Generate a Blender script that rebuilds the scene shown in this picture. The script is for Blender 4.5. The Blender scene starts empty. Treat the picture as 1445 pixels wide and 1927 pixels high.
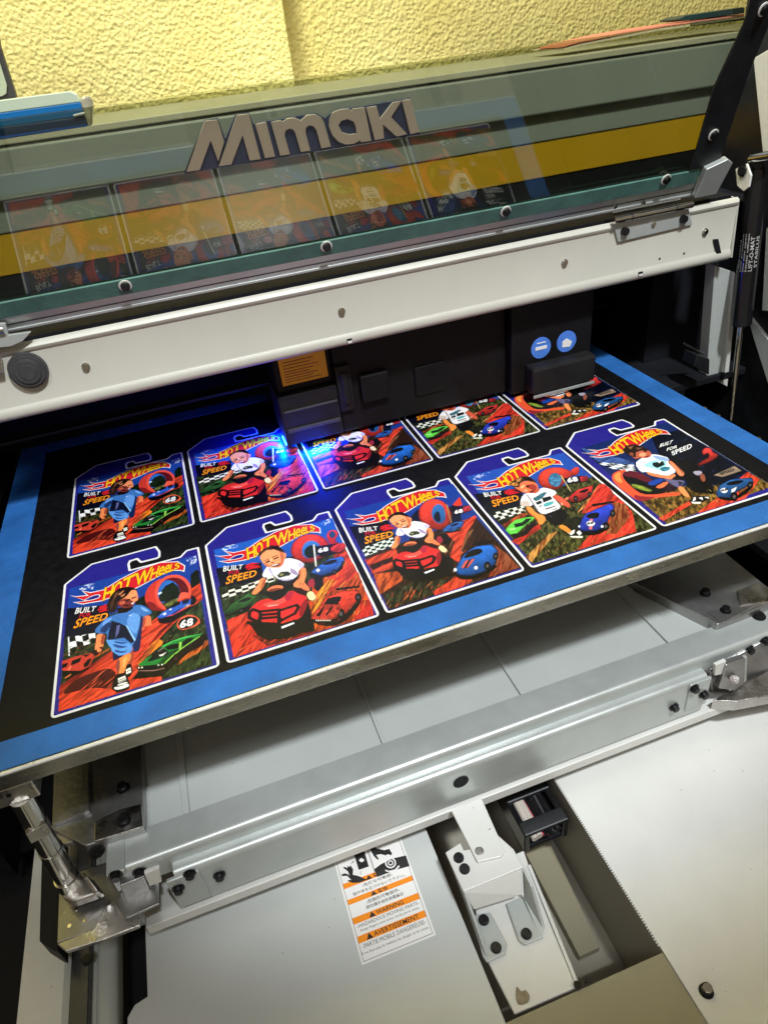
import bpy, bmesh, math, random
import numpy as np
from mathutils import Vector, Matrix
random.seed(7); np.random.seed(7)
SC = bpy.context.scene
COL = SC.collection
MM = 0.001
# ---------------------------------------------------------------- camera (solved from the card grid; world in mm, card plane z = 0)
F = 1269.371
R = np.array([[0.94256275, -0.31650586, -0.10676844], [-0.26508183, -0.51428154, -0.81562622], [0.20324144, 0.79708126, -0.56864257]])
CP = np.array([142.46499927, -329.60592136, 317.51674124])
cam_d = bpy.data.cameras.new('camera'); cam = bpy.data.objects.new('camera', cam_d); COL.objects.link(cam)
cam_d.sensor_fit = 'VERTICAL'; cam_d.sensor_height = 36; cam_d.lens = 36 * F / 1927
cam_d.clip_start = 0.01; cam_d.clip_end = 50
m = Matrix(((R[0][0], -R[1][0], -R[2][0], CP[0] * MM), (R[0][1], -R[1][1], -R[2][1], CP[1] * MM), (R[0][2], -R[1][2], -R[2][2], CP[2] * MM), (0, 0, 0, 1)))
cam.matrix_world = m
SC.camera = cam
# ---------------------------------------------------------------- world, lamps, exposure
w = bpy.data.worlds.new('World'); SC.world = w; w.use_nodes = True
w.node_tree.nodes['Background'].inputs[0].default_value = (1.0, 0.82, 0.58, 1)
w.node_tree.nodes['Background'].inputs[1].default_value = 0.24
def area(name, loc, target, power, size, color, size_y=None):
    l = bpy.data.lights.new(name, 'AREA'); l.energy = power; l.color = color; l.size = size
    if size_y: l.shape = 'RECTANGLE'; l.size_y = size_y
    o = bpy.data.objects.new(name, l); COL.objects.link(o); o.location = loc
    o.rotation_euler = (Vector(target) - Vector(loc)).to_track_quat('-Z', 'Y').to_euler()
    return o
def spot(name, loc, target, power, deg, blend, radius, color):
    l = bpy.data.lights.new(name, 'SPOT'); l.energy = power; l.color = color; l.spot_size = math.radians(deg); l.spot_blend = blend; l.shadow_soft_size = radius
    o = bpy.data.objects.new(name, l); COL.objects.link(o); o.location = loc
    o.rotation_euler = (Vector(target) - Vector(loc)).to_track_quat('-Z', 'Y').to_euler()
    return o
spot('ceiling_spot', (0.50, -0.85, 1.72), (0.36, 0.40, -0.2), 178, 26.8, 0.08, 0.07, (0.93, 0.975, 1.0))  # overhead key; cone edge shaped to stand in for a person's cast shadow
area('wall_lamp', (0.05, 0.19, 1.2), (0.25, 0.9, 1.1), 21, 0.14, (1.0, 0.97, 0.88))
area('second_ceiling_lamp', (-0.3, -0.98, 1.7), (0.25, 0.0, -0.1), 9.0, 0.3, (0.95, 0.98, 1.0))
SC.view_settings.view_transform = 'Standard'; SC.view_settings.look = 'None'
SC.view_settings.exposure = 0.0; SC.view_settings.gamma = 1.0; SC.view_settings.use_curve_mapping = False
# ---------------------------------------------------------------- photo tracing -> real planes
def ray(x, y):
    d = R.T @ np.array([(x - 722.5) / F, (y - 963.5) / F, 1.0]); return d
def PZ(x, y, z): d = ray(x, y); return CP + d * ((z - CP[2]) / d[2])
def PY(x, y, Y): d = ray(x, y); return CP + d * ((Y - CP[1]) / d[1])
def PX(x, y, X): d = ray(x, y); return CP + d * ((X - CP[0]) / d[0])
LN = np.array([0, 0.9125, 0.40908]); LN = LN / np.linalg.norm(LN); LP = np.array([0, 224.6, 174.4])
LU = np.array([0, -LN[2], LN[1]])                        # up along the lid
def PL(x, y, off=0.0): d = ray(x, y); return CP + d * ((LN @ (LP - off * LN - CP)) / (LN @ d))
# ---------------------------------------------------------------- materials
def lin(c): return tuple(((v / 255) / 12.92 if v / 255 <= 0.04045 else ((v / 255 + 0.055) / 1.055) ** 2.4) for v in c)
def mat(name, color, rough=0.5, metal=0.0, nscale=60, namt=0.08, bump=0.0, bscale=400, coat=0.0, stretch=None, emit=None, estr=0, spec=0.5, rvar=0.1, speck=0):
    M = bpy.data.materials.new(name); M.use_nodes = True; nt = M.node_tree; N = nt.nodes; L = nt.links
    b = N['Principled BSDF']; b.inputs['Roughness'].default_value = rough; b.inputs['Metallic'].default_value = metal
    b.inputs['Coat Weight'].default_value = coat; b.inputs['Specular IOR Level'].default_value = spec
    tc = N.new('ShaderNodeTexCoord'); mp = N.new('ShaderNodeMapping'); L.new(tc.outputs['Object'], mp.inputs[0])
    if stretch: mp.inputs['Scale'].default_value = stretch
    n = N.new('ShaderNodeTexNoise'); n.inputs['Scale'].default_value = nscale; n.inputs['Detail'].default_value = 6; n.inputs['Roughness'].default_value = 0.65
    L.new(mp.outputs[0], n.inputs['Vector'])
    cr = N.new('ShaderNodeMapRange'); cr.inputs[1].default_value = 0.25; cr.inputs[2].default_value = 0.75
    cr.inputs[3].default_value = 1 - namt; cr.inputs[4].default_value = 1 + namt; L.new(n.outputs[0], cr.inputs[0])
    mx = N.new('ShaderNodeVectorMath'); mx.operation = 'SCALE'; mx.inputs[0].default_value = color[:3]; L.new(cr.outputs[0], mx.inputs['Scale'])
    if speck:
        n4 = N.new('ShaderNodeTexNoise'); n4.inputs['Scale'].default_value = 230; n4.inputs['Detail'].default_value = 1; L.new(tc.outputs['Object'], n4.inputs['Vector'])
        m4 = N.new('ShaderNodeMapRange'); m4.inputs[1].default_value = 0.785; m4.inputs[2].default_value = 0.805; m4.inputs[3].default_value = 1.0; m4.inputs[4].default_value = 1 - speck; L.new(n4.outputs[0], m4.inputs[0])
        m5 = N.new('ShaderNodeVectorMath'); m5.operation = 'SCALE'; L.new(mx.outputs[0], m5.inputs[0]); L.new(m4.outputs[0], m5.inputs['Scale']); L.new(m5.outputs[0], b.inputs['Base Color'])
    else: L.new(mx.outputs[0], b.inputs['Base Color'])
    rr = N.new('ShaderNodeMapRange'); rr.inputs[1].default_value = 0.25; rr.inputs[2].default_value = 0.75
    rr.inputs[3].default_value = max(0.02, rough - rvar); rr.inputs[4].default_value = min(1, rough + rvar); L.new(n.outputs[0], rr.inputs[0]); L.new(rr.outputs[0], b.inputs['Roughness'])
    if bump:
        n2 = N.new('ShaderNodeTexNoise'); n2.inputs['Scale'].default_value = bscale; n2.inputs['Detail'].default_value = 4; L.new(mp.outputs[0], n2.inputs['Vector'])
        bp = N.new('ShaderNodeBump'); bp.inputs['Strength'].default_value = bump; bp.inputs['Distance'].default_value = 0.0006
        L.new(n2.outputs[0], bp.inputs['Height']); L.new(bp.outputs[0], b.inputs['Normal'])
    if emit: b.inputs['Emission Color'].default_value = (*emit, 1); b.inputs['Emission Strength'].default_value = estr
    return M
M = {}
M['paint'] = mat('grey_enamel', (0.40, 0.425, 0.41), 0.34, 0, 14, 0.06, 0.25, 900, rvar=0.08, speck=0.4)
M['paint_warm'] = mat('pale_deck_enamel', (0.62, 0.62, 0.59), 0.36, 0, 9, 0.07, 0.25, 900, rvar=0.12, speck=0.5)
M['well'] = mat('shaded_well_enamel', (0.30, 0.28, 0.225), 0.45, 0, 9, 0.1, 0.2, 900)  # deck paint darkened and browned; the slot's shade is put into the colour
M['paint_beam'] = mat('pale_grey_enamel', (0.50, 0.49, 0.43), 0.36, 0.05, 12, 0.04, 0.35, 1500, rvar=0.05)
M['zinc'] = mat('galvanised_steel', (0.47, 0.50, 0.49), 0.34, 0.45, 40, 0.08, 0.12, 1400, rvar=0.05)
M['alu'] = mat('milled_aluminium', (0.52, 0.50, 0.48), 0.30, 1.0, 55, 0.22, 0.35, 300, rvar=0.16)
M['alu_dark'] = mat('worn_cast_aluminium', (0.36, 0.355, 0.35), 0.36, 0.88, 45, 0.2, 0.5, 260, rvar=0.12)
M['alu_plate'] = mat('brushed_table_aluminium', (0.42, 0.42, 0.41), 0.27, 1.0, 60, 0.3, 0.2, 500, stretch=(0.25, 1, 1))
M['chrome'] = mat('polished_steel', (0.62, 0.60, 0.56), 0.14, 1.0, 80, 0.12, rvar=0.06)
M['black'] = mat('black_coated_metal', (0.008, 0.009, 0.011), 0.45, 0, 40, 0.3, 0.2, 900)
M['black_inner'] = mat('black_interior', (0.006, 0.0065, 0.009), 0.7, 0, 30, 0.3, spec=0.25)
M['black_gloss'] = mat('black_gloss_plastic', (0.008, 0.008, 0.009), 0.18, 0, 30, 0.2, 0.1, 600)
M['rubber'] = mat('grey_rubber', (0.045, 0.045, 0.048), 0.55, 0, 200, 0.2, 0.3, 900)
M['bolt'] = mat('black_oxide_steel', (0.028, 0.028, 0.03), 0.32, 0.7, 200, 0.3, 0.2, 900)
M['sheet'] = mat('black_print_sheet', (0.0035, 0.0033, 0.004), 0.5, 0, 120, 0.3, 0.12, 1200, spec=0.28)
M['tape'] = mat('blue_masking_tape', (0.016, 0.122, 0.395), 0.62, 0, 28, 0.30, 1.0, 700)
M['grey_black'] = mat('charcoal_plastic', (0.010, 0.0095, 0.010), 0.55, 0, 60, 0.25, 0.3, 500, spec=0.3)
M['carriage'] = mat('dark_carriage_cover', (0.0045, 0.004, 0.0045), 0.55, 0, 50, 0.3, 0.2, 500, spec=0.25)
M['yellow'] = mat('yellow_label', lin((222, 165, 20)), 0.5, 0, 200, 0.1)
M['blue_label'] = mat('blue_sticker', lin((75, 125, 215)), 0.4, 0, 90, 0.15)
M['white_ink'] = mat('white_ink', (0.78, 0.78, 0.76), 0.35, 0, 100, 0.03)
M['white_shine'] = mat('pale_washer', (0.8, 0.8, 0.76), 0.3, 0.2, 100, 0.05)
M['black_ink'] = mat('black_ink', (0.012, 0.012, 0.012), 0.5, 0, 100, 0.1)
M['grey_ink'] = mat('soft_grey_ink', (0.10, 0.10, 0.10), 0.5, 0, 100, 0.1)
M['orange_ink'] = mat('orange_ink', lin((240, 140, 15)), 0.45, 0, 60, 0.04)
M['label'] = mat('white_label_vinyl', (0.80, 0.79, 0.77), 0.4, 0, 20, 0.02)
M['indigo'] = mat('indigo_print', lin((38, 34, 128)), 0.3, 0, 60, 0.06)
M['logo_red'] = mat('red_print', lin((205, 30, 42)), 0.3, 0, 90, 0.12)
M['logo_yellow'] = mat('yellow_print', lin((252, 190, 28)), 0.3, 0, 60, 0.1)
M['logo_orange'] = mat('orange_print', lin((246, 150, 25)), 0.3, 0, 60, 0.1)
M['logo_dark'] = mat('maroon_print', lin((110, 30, 25)), 0.3, 0, 60, 0.1)
M['mustard'] = mat('mustard_enamel', (0.58, 0.33, 0.010), 0.4, 0, 20, 0.06, 0.1, 800)
M['body_grey'] = mat('teal_grey_enamel', (0.26, 0.285, 0.275), 0.42, 0, 8, 0.06, 0.2, 900)
M['body_pale'] = mat('cream_enamel', (0.50, 0.48, 0.38), 0.42, 0, 8, 0.05, 0.2, 900)
M['logo_gold'] = mat('champagne_metal', (0.44, 0.40, 0.27), 0.42, 0.35, 60, 0.08, 0.1, 900)
M['navy'] = mat('dark_logo_backing', (0.03, 0.045, 0.075), 0.4, 0, 60, 0.1)
M['teal_glass'] = mat('teal_seal_strip', (0.06, 0.15, 0.13), 0.5, 0, 50, 0.35, 0.5, 300)
M['blue_box'] = mat('blue_card_box', lin((0, 100, 160)), 0.4, 0, 30, 0.06)
M['blue_dark'] = mat('dark_blue_card', lin((14, 50, 88)), 0.4, 0, 30, 0.1)
M['pale_box'] = mat('pale_grey_card', lin((182, 196, 172)), 0.45, 0, 30, 0.05)
M['clear_tape'] = mat('crinkled_clear_tape', (0.40, 0.38, 0.26), 0.12, 0.1, 120, 0.35, 1.0, 250)
M['red_wire'] = mat('red_cable_sheath', (0.6, 0.03, 0.08), 0.4)
M['white_wire'] = mat('cream_cable_sheath', (0.5, 0.45, 0.4), 0.4)
M['cloth'] = mat('cream_fabric', (0.75, 0.66, 0.52), 0.8, 0, 200, 0.1, 0.8, 600)
M['cloth_red'] = mat('faded_red_fabric', (0.55, 0.18, 0.10), 0.8, 0, 200, 0.15, 0.8, 600)
M['green_edge'] = mat('dark_green_bar', (0.012, 0.03, 0.028), 0.4)
M['uv'] = mat('glowing_uv_led', (0.0, 0.05, 0.6), 0.4, emit=(0.02, 0.22, 1.0), estr=14)
M['edge'] = mat('chamfer_highlight', (0.80, 0.80, 0.79), 0.3, 0.35, 60, 0.12)  # paler than the plate: carries the highlight of the lit top chamfer
M['rail'] = mat('dark_polished_rail', (0.05, 0.05, 0.06), 0.25, 0.35, 30, 0.2, rvar=0.05)
M['strut_ink'] = mat('dull_white_ink', (0.35, 0.35, 0.34), 0.5)
M['deck_l'] = mat('shaded_deck_enamel', (0.50, 0.52, 0.505), 0.36, 0, 7, 0.07, 0.25, 900, rvar=0.12, speck=0.5)  # deck enamel darkened: dimmer light on the left side is in the colour
M['floor'] = mat('shop_floor', (0.12, 0.10, 0.08), 0.7)
M['deck_front'] = mat('olive_grey_enamel', (0.27, 0.245, 0.165), 0.42, 0, 10, 0.06, 0.25, 900)
M['stain'] = mat('brown_grime', (0.22, 0.18, 0.12), 0.7, 0, 300, 0.4)
def print_mat():
    m_ = bpy.data.materials.new('printed_picture'); m_.use_nodes = True; nt = m_.node_tree
    b = nt.nodes['Principled BSDF']; a = nt.nodes.new('ShaderNodeAttribute'); a.attribute_name = 'Col'
    nt.links.new(a.outputs['Color'], b.inputs['Base Color']); b.inputs['Roughness'].default_value = 0.3
    n = nt.nodes.new('ShaderNodeTexNoise'); n.inputs['Scale'].default_value = 1500; bp = nt.nodes.new('ShaderNodeBump'); bp.inputs['Strength'].default_value = 0.08; bp.inputs['Distance'].default_value = 0.0003
    nt.links.new(n.outputs[0], bp.inputs['Height']); nt.links.new(bp.outputs[0], b.inputs['Normal'])
    return m_
M['print'] = print_mat()
def glass_mat():
    m_ = bpy.data.materials.new('tinted_acrylic'); m_.use_nodes = True; nt = m_.node_tree; N = nt.nodes; L = nt.links
    for n in list(N):
        if n.type != 'OUTPUT_MATERIAL': N.remove(n)
    out = [n for n in N if n.type == 'OUTPUT_MATERIAL'][0]
    t = N.new('ShaderNodeBsdfTransparent'); t.inputs[0].default_value = (0.65, 0.67, 0.565, 1)
    g = N.new('ShaderNodeBsdfGlossy'); g.inputs['Roughness'].default_value = 0.012; g.inputs[0].default_value = (0.95, 0.95, 0.95, 1)
    fr = N.new('ShaderNodeFresnel'); ge = N.new('ShaderNodeNewGeometry'); mr = N.new('ShaderNodeMapRange'); mr.inputs[3].default_value = 1.64; mr.inputs[4].default_value = 1 / 1.64
    L.new(ge.outputs['Backfacing'], mr.inputs[0]); L.new(mr.outputs[0], fr.inputs[0])
    mx = N.new('ShaderNodeMixShader'); L.new(fr.outputs[0], mx.inputs[0]); L.new(t.outputs[0], mx.inputs[1]); L.new(g.outputs[0], mx.inputs[2]); L.new(mx.outputs[0], out.inputs[0])
    return m_
M['glass'] = glass_mat()
def wall_mat():
    m_ = bpy.data.materials.new('yellow_stucco'); m_.use_nodes = True; nt = m_.node_tree; N = nt.nodes; L = nt.links
    b = N['Principled BSDF']; b.inputs['Roughness'].default_value = 0.62
    tc = N.new('ShaderNodeTexCoord')
    n1 = N.new('ShaderNodeTexNoise'); n1.inputs['Scale'].default_value = 120; n1.inputs['Detail'].default_value = 7; n1.inputs['Roughness'].default_value = 0.6; n1.inputs['Distortion'].default_value = 0.8
    n2 = N.new('ShaderNodeTexVoronoi'); n2.feature = 'SMOOTH_F1'; n2.inputs['Scale'].default_value = 260
    n3 = N.new('ShaderNodeTexNoise'); n3.inputs['Scale'].default_value = 7; n3.inputs['Detail'].default_value = 3
    for n in (n1, n2, n3): L.new(tc.outputs['Object'], n.inputs['Vector'])
    ad = N.new('ShaderNodeMath'); ad.operation = 'ADD'; L.new(n1.outputs[0], ad.inputs[0]); L.new(n2.outputs['Distance'], ad.inputs[1])
    bp = N.new('ShaderNodeBump'); bp.inputs['Strength'].default_value = 0.55; bp.inputs['Distance'].default_value = 0.004; L.new(ad.outputs[0], bp.inputs['Height']); L.new(bp.outputs[0], b.inputs['Normal'])
    rp = N.new('ShaderNodeValToRGB'); rp.color_ramp.elements[0].color = (0.85, 0.74, 0.24, 1); rp.color_ramp.elements[1].color = (0.91, 0.84, 0.34, 1)
    rp.color_ramp.elements[0].position = 0.3; rp.color_ramp.elements[1].position = 0.7
    L.new(n3.outputs[0], rp.inputs[0]); L.new(rp.outputs[0], b.inputs['Base Color'])
    return m_
M['wall'] = wall_mat()
# ---------------------------------------------------------------- object helpers
def tag(o, label=None, cat=None, group=None, kind=None):
    if label: o['label'] = label
    if cat: o['category'] = cat
    if group: o['group'] = group
    if kind: o['kind'] = kind
    return o
def thing(name, label, cat, loc=(0, 0, 0), group=None):
    o = bpy.data.objects.new(name, None); COL.objects.link(o); o.location = Vector(loc) * MM; o.empty_display_size = 0.02
    return tag(o, label, cat, group)
def root_loc(o):
    while o is not None and o.parent: o = o.parent
    return np.array(o.location) / MM if o is not None else np.zeros(3)
def link(name, me, material, parent, smooth=False):
    ob = bpy.data.objects.new(name, me); COL.objects.link(ob)
    if material: me.materials.append(material)
    if parent: ob.parent = parent
    if smooth:
        for p in me.polygons: p.use_smooth = True
    return ob
def frame(p0, p1):
    a = Vector(p1) - Vector(p0); return a.length, a.to_track_quat('Z', 'Y').to_matrix()
class B:
    def __init__(s): s.bm = bmesh.new()
    def box(s, x0, x1, y0, y1, z0, z1, bev=0.0, seg=2):
        b = bmesh.new(); bmesh.ops.create_cube(b, size=1)
        for v in b.verts: v.co = Vector(((x0 + x1) / 2 + v.co.x * (x1 - x0), (y0 + y1) / 2 + v.co.y * (y1 - y0), (z0 + z1) / 2 + v.co.z * (z1 - z0)))
        if bev: bmesh.ops.bevel(b, geom=b.edges[:], offset=bev, segments=seg, affect='EDGES', profile=0.5)
        s.join(b); return s
    def join(s, b):
        me = bpy.data.meshes.new('t'); b.to_mesh(me); b.free(); s.bm.from_mesh(me); bpy.data.meshes.remove(me)
    def prism(s, pts, ext, bev=0.0, seg=2):      # pts: coplanar 3-D ring, ext: extrusion vector
        b = bmesh.new(); vs = [b.verts.new(Vector(p)) for p in pts]; f = b.faces.new(vs)
        r = bmesh.ops.extrude_face_region(b, geom=[f]); bmesh.ops.translate(b, vec=Vector(ext), verts=[e for e in r['geom'] if isinstance(e, bmesh.types.BMVert)])
        bmesh.ops.recalc_face_normals(b, faces=b.faces[:])
        if bev: bmesh.ops.bevel(b, geom=b.edges[:], offset=bev, segments=seg, affect='EDGES', profile=0.5)
        s.join(b); return s
    def zp(s, px, ztop, thick, bev=0.6): return s.prism([PZ(x, y, ztop) for x, y in px], (0, 0, -thick), bev)
    def xz(s, prof, x0, x1, bev=0): return s.prism([(x0, y, z) for y, z in prof], (x1 - x0, 0, 0), bev)
    def cyl(s, p0, p1, r0, r1=None, n=28, bev=0):
        r1 = r0 if r1 is None else r1; L_, Q = frame(p0, p1)
        b = bmesh.new(); bmesh.ops.create_cone(b, cap_ends=True, segments=n, radius1=r0, radius2=r1, depth=L_)
        if bev: bmesh.ops.bevel(b, geom=[e for e in b.edges if any(len(f.verts) > 4 for f in e.link_faces)], offset=bev, segments=2, affect='EDGES')
        mid = (Vector(p0) + Vector(p1)) / 2
        for v in b.verts: v.co = Q @ v.co + mid
        s.join(b); return s
    def tube(s, pts, r, n=10):
        for a, c in zip(pts[:-1], pts[1:]): s.cyl(a, c, r, n=n)
        return s
    def build(s, name, material, parent=None, smooth=False, angle=None):
        off = Vector(root_loc(parent))
        for v in s.bm.verts: v.co = (v.co - off) * MM
        me = bpy.data.meshes.new(name); s.bm.to_mesh(me); s.bm.free()
        ob = link(name, me, material, parent)
        if smooth:
            for p in me.polygons: p.use_smooth = True
            try: me.set_sharp_from_angle(angle=math.radians(35))
            except Exception: pass
        return ob
def chaikin(p, n=2):
    p = np.asarray(p, float)
    for _ in range(n):
        q = np.roll(p, -1, axis=0); p = np.stack([0.75 * p + 0.25 * q, 0.25 * p + 0.75 * q], 1).reshape(-1, 2)
    return p
def shape_mesh(rings, extr=0.0):      # planar filled shape with holes through a 2-D curve -> mesh (mm)
    cu = bpy.data.curves.new('c', 'CURVE'); cu.dimensions = '2D'; cu.fill_mode = 'BOTH'; cu.extrude = extr / 2
    for r in rings:
        sp = cu.splines.new('POLY'); sp.points.add(len(r) - 1)
        for i, p in enumerate(r): sp.points[i].co = (p[0], p[1], 0, 1)
        sp.use_cyclic_u = True
    ob = bpy.data.objects.new('c', cu); COL.objects.link(ob)
    dg = bpy.context.evaluated_depsgraph_get(); dg.update()
    me = bpy.data.meshes.new_from_object(ob.evaluated_get(dg), depsgraph=dg)
    bpy.data.objects.remove(ob); bpy.data.curves.remove(cu); me.materials.clear(); return me
_txt = {}
def text_mesh(body, bold=0.0, shear=0.0):
    k = (body, bold, shear)
    if k in _txt: return _txt[k]
    cu = bpy.data.curves.new('t', 'FONT'); cu.body = body; cu.offset = bold; cu.shear = shear; cu.resolution_u = 3; cu.space_character = 1.0 + bold * 2
    ob = bpy.data.objects.new('t', cu); COL.objects.link(ob)
    dg = bpy.context.evaluated_depsgraph_get(); dg.update()
    me = bpy.data.meshes.new_from_object(ob.evaluated_get(dg), depsgraph=dg)
    v = np.array([x.co[:] for x in me.vertices]); f = [tuple(p.vertices) for p in me.polygons]
    bpy.data.objects.remove(ob); bpy.data.curves.remove(cu); bpy.data.meshes.remove(me)
    if len(v) == 0: v = np.zeros((3, 3)); f = []
    lo = v.min(0); hi = v.max(0); _txt[k] = ((v - lo) / np.maximum(hi - lo, 1e-6), f); return _txt[k]
class T:                                # several texts, each mapped onto a quad (BL, BR, TR, TL) in 3-D, into one mesh
    def __init__(s): s.v = []; s.f = []
    def add(s, body, quad, bold=0.03, shear=0.0, ext=None):
        v, f = text_mesh(body, bold, shear); a, b, c, d = [np.asarray(q, float) for q in quad]; n = len(s.v)
        for x, y, _ in v: s.v.append(a * (1 - x) * (1 - y) + b * x * (1 - y) + c * x * y + d * (1 - x) * y)
        s.f += [tuple(i + n for i in q) for q in f]; return s
    def poly(s, pts):
        n = len(s.v); s.v += [np.asarray(p, float) for p in pts]; s.f.append(tuple(range(n, n + len(pts)))); return s
    def build(s, name, material, parent, local=False):
        off = np.zeros(3) if local else root_loc(parent)
        me = bpy.data.meshes.new(name); me.from_pydata([tuple((p - off) * MM) for p in s.v], [], s.f); me.update()
        return link(name, me, material, parent)
def bolt(root, pos, axis, r=3.2, h=3.5, name='cap_screw', material='bolt', washer=1.35, parent=None, sock=True):
    a = np.asarray(axis, float); a = a / np.linalg.norm(a); p = np.asarray(pos, float)
    b = B(); b.cyl(p, p + a * 0.8, r * washer, n=24); b.cyl(p + a * 0.8, p + a * (0.8 + h), r, r * 0.94, n=24, bev=0.35)
    if sock:
        L_, Q = frame(p, p + a); b2 = bmesh.new(); t = p + a * (0.8 + h + 0.05)
        ring = [[b2.verts.new(Q @ Vector((rr * math.cos(i * math.pi / 3), rr * math.sin(i * math.pi / 3), 0)) + Vector(t)) for i in range(6)] for rr in (r * 0.62, r * 0.5)]
        for i in range(6): b2.faces.new((ring[0][i], ring[0][(i + 1) % 6], ring[1][(i + 1) % 6], ring[1][i]))
        b.join(b2)
    return b.build(name, M[material], parent or root, smooth=True)
# ---------------------------------------------------------------- the room
b = B()
b.box(-2600, 277, 602.5, 760, -900, 1500); b.box(277.1, 340, 600, 760, -900, 1500, 1.5); b.build('left_wall', M['wall']); tag(bpy.data.objects['left_wall'], kind='structure')
b = B(); b.box(340, 3400, 642, 760, -900, 1500); o = b.build('right_wall', M['wall']); tag(o, kind='structure')
b = B(); b.box(-2600, 3400, -2500, 760, -920, -900.5); o = b.build('floor', M['floor']); tag(o, kind='structure')
# ---------------------------------------------------------------- printer body behind the lid
X = np.array
body = thing('printer_body', 'grey rear cover of the printer with a mustard stripe, seen through the tinted lid', 'printer cover', (300, 330, -100))
b = B(); b.box(-400, 1100, 330, 520, 222, 282.5, 1.0); b.build('upper_cover', M['body_grey'], body)
b = B(); b.box(-400, 1100, 326, 520, 283.6, 288.5, 0.8); b.build('top_trim', M['body_pale'], body)
b = B(); b.box(-400, 1100, 322, 330, 246, 281.5, 1.5); b.build('raised_cover_panel', M['body_grey'], body)
b = B(); b.box(-400, 1100, 331.5, 520, 189.7, 221.6, 0.5); b.build('mustard_stripe', M['mustard'], body)
b = B(); b.box(-400, 1100, 333, 520, 150, 189.4, 0.5); b.build('lower_cover', M['black'], body)
b = B(); b.box(-300, 1000, 470, 480, -420, 149); b.box(-300, 1000, 255, 470, 146, 149.5); b.build('inner_liner', M['black_inner'], body)
# ---------------------------------------------------------------- side frames
sf = thing('right_side_frame', 'black side frame at the right end of the printer with a grey inner post', 'machine frame', (700, 200, -150))
b = B(); b.box(726, 734, -60, 322, -160, 60, 0.8); b.build('lower_side_plate', M['black'], sf)
b = B(); b.box(726, 734, 60, 322, 60.5, 400, 0.8); b.build('side_plate', M['black'], sf)
b = B(); b.box(640, 726, 300, 470, -60, 150); b.build('inner_wall', M['black_inner'], sf)
b = B(); b.box(600, 726, 232, 470, -34, -26, 1); b.build('inner_ledge', M['black_inner'], sf)
pc = [PY(1345, 500, 236), PY(1381, 512, 236), PY(1362, 725, 236), PY(1329, 706, 236)]
b = B(); b.prism(pc, (0, 14, 0), 0.8); b.build('inner_post', M['paint'], sf)
pe = [PY(1381, 512, 233), PY(1389, 520, 233), PY(1368, 728, 233), PY(1361, 724, 233)]
b = B(); b.prism(pe, (0, 20, 0), 0.6); b.build('post_flange', M['paint_warm'], sf)
b = B(); b.prism([PY(x, y, 214) for x, y in [(1311, 668), (1335, 676), (1334, 706), (1305, 690)]], (0, 20, 0), 1); b.build('stop_block', M['black'], sf)
b = B(); b.cyl(PY(1283, 645, 232), PY(1322, 666, 232), 1.1); b.build('latch_wire', M['chrome'], sf)
b = B(); b.prism([PX(x, y, 722) for x, y in [(1404, 590), (1445, 640), (1460, 760), (1445, 725), (1418, 640)]], (4, 0, 0), 0.4); b.build('brace', M['paint'], sf)
b = B(); b.prism([PX(x, y, 715) for x, y in [(1416, 110), (1450, 90), (1470, 290), (1434, 290)]], (12, 0, 0), 1); b.build('outer_cover_edge', M['paint_warm'], sf)
b = B(); b.prism([PX(x, y, 718) for x, y in [(1440, 430), (1475, 400), (1480, 590), (1432, 585)]], (6, 0, 0), 1); b.build('lower_cover_edge', M['paint'], sf)
b = B(); b.box(640, 726, -60, 232, -160, -150, 1); b.build('floor_plate', M['black_inner'], sf)
b = B(); b.box(726, 734, -260, 322, -420, -161, 1); b.build('lower_side_wall', M['black_inner'], sf)
lf = thing('left_side_frame', 'black side panel at the left end of the printer beyond the table', 'machine frame', (-150, 200, -150))
b = B(); b.box(-158, -150, 120, 470, -300, 100, 0.8); b.build('side_plate', M['black'], lf)
b = B(); b.box(-150, -84, 235, 470, -34, -26, 1); b.build('inner_ledge', M['black_inner'], lf)
# ---------------------------------------------------------------- front beam
beam = thing('front_beam', 'long pale grey folded steel beam crossing above the print table', 'machine beam', (320, 230, 106))
prof = [(224.6, 162.8), (222.4, 161.6), (220.9, 159.0), (221.6, 156.4), (222.6, 155.5), (222.6, 116.8), (221.9, 115.6), (220.6, 113.6), (219.9, 111.0), (220.3, 108.4), (222.2, 106.3), (225, 105.4), (243, 104.9), (243, 106), (225, 107.6), (224.4, 110), (225.4, 160)]
def rbeam(prof, x0, x1): 
    b = B(); b.xz(prof, x0, x1); return b
xr_top = PY(1368, 383, 222)[0]; xr_bot = PY(1392, 470, 222)[0]
b = rbeam(prof, -75, 664)
b.build('beam_body', M['paint_beam'], beam, smooth=True)
b = B(); b.prism([(664.2, 219, 108), (664.2, 243, 105), (664.2, 243, 163), (664.2, 223, 161)], (1.5, 0, 0), 0.3); b.build('end_plate', M['paint_beam'], beam)
b = B(); b.box(-75, 660, 228, 255, 150, 165); b.build('gap_shade_filler', M['black_inner'], beam)  # black filler added behind the beam to darken the gap like shade
c = PY(54, 696, 222)
b = B(); b.cyl((c[0], 222.5, c[2]), (c[0], 217.5, c[2]), 14.5, 13.2, n=48, bev=1.2); ob_b = b.build('rubber_bumper', M['rubber'], beam, smooth=True)
b = B(); b.cyl((c[0], 217.8, c[2]), (c[0], 216.2, c[2]), 10.2, 9.4, n=48, bev=0.6); b.build('raised_ring', M['rubber'], ob_b, smooth=True)
b = B(); b.cyl((c[0], 216.4, c[2]), (c[0], 215.8, c[2]), 6.4, 6.0, n=48, bev=0.3); b.build('centre_dimple', M['rubber'], ob_b, smooth=True)
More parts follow.
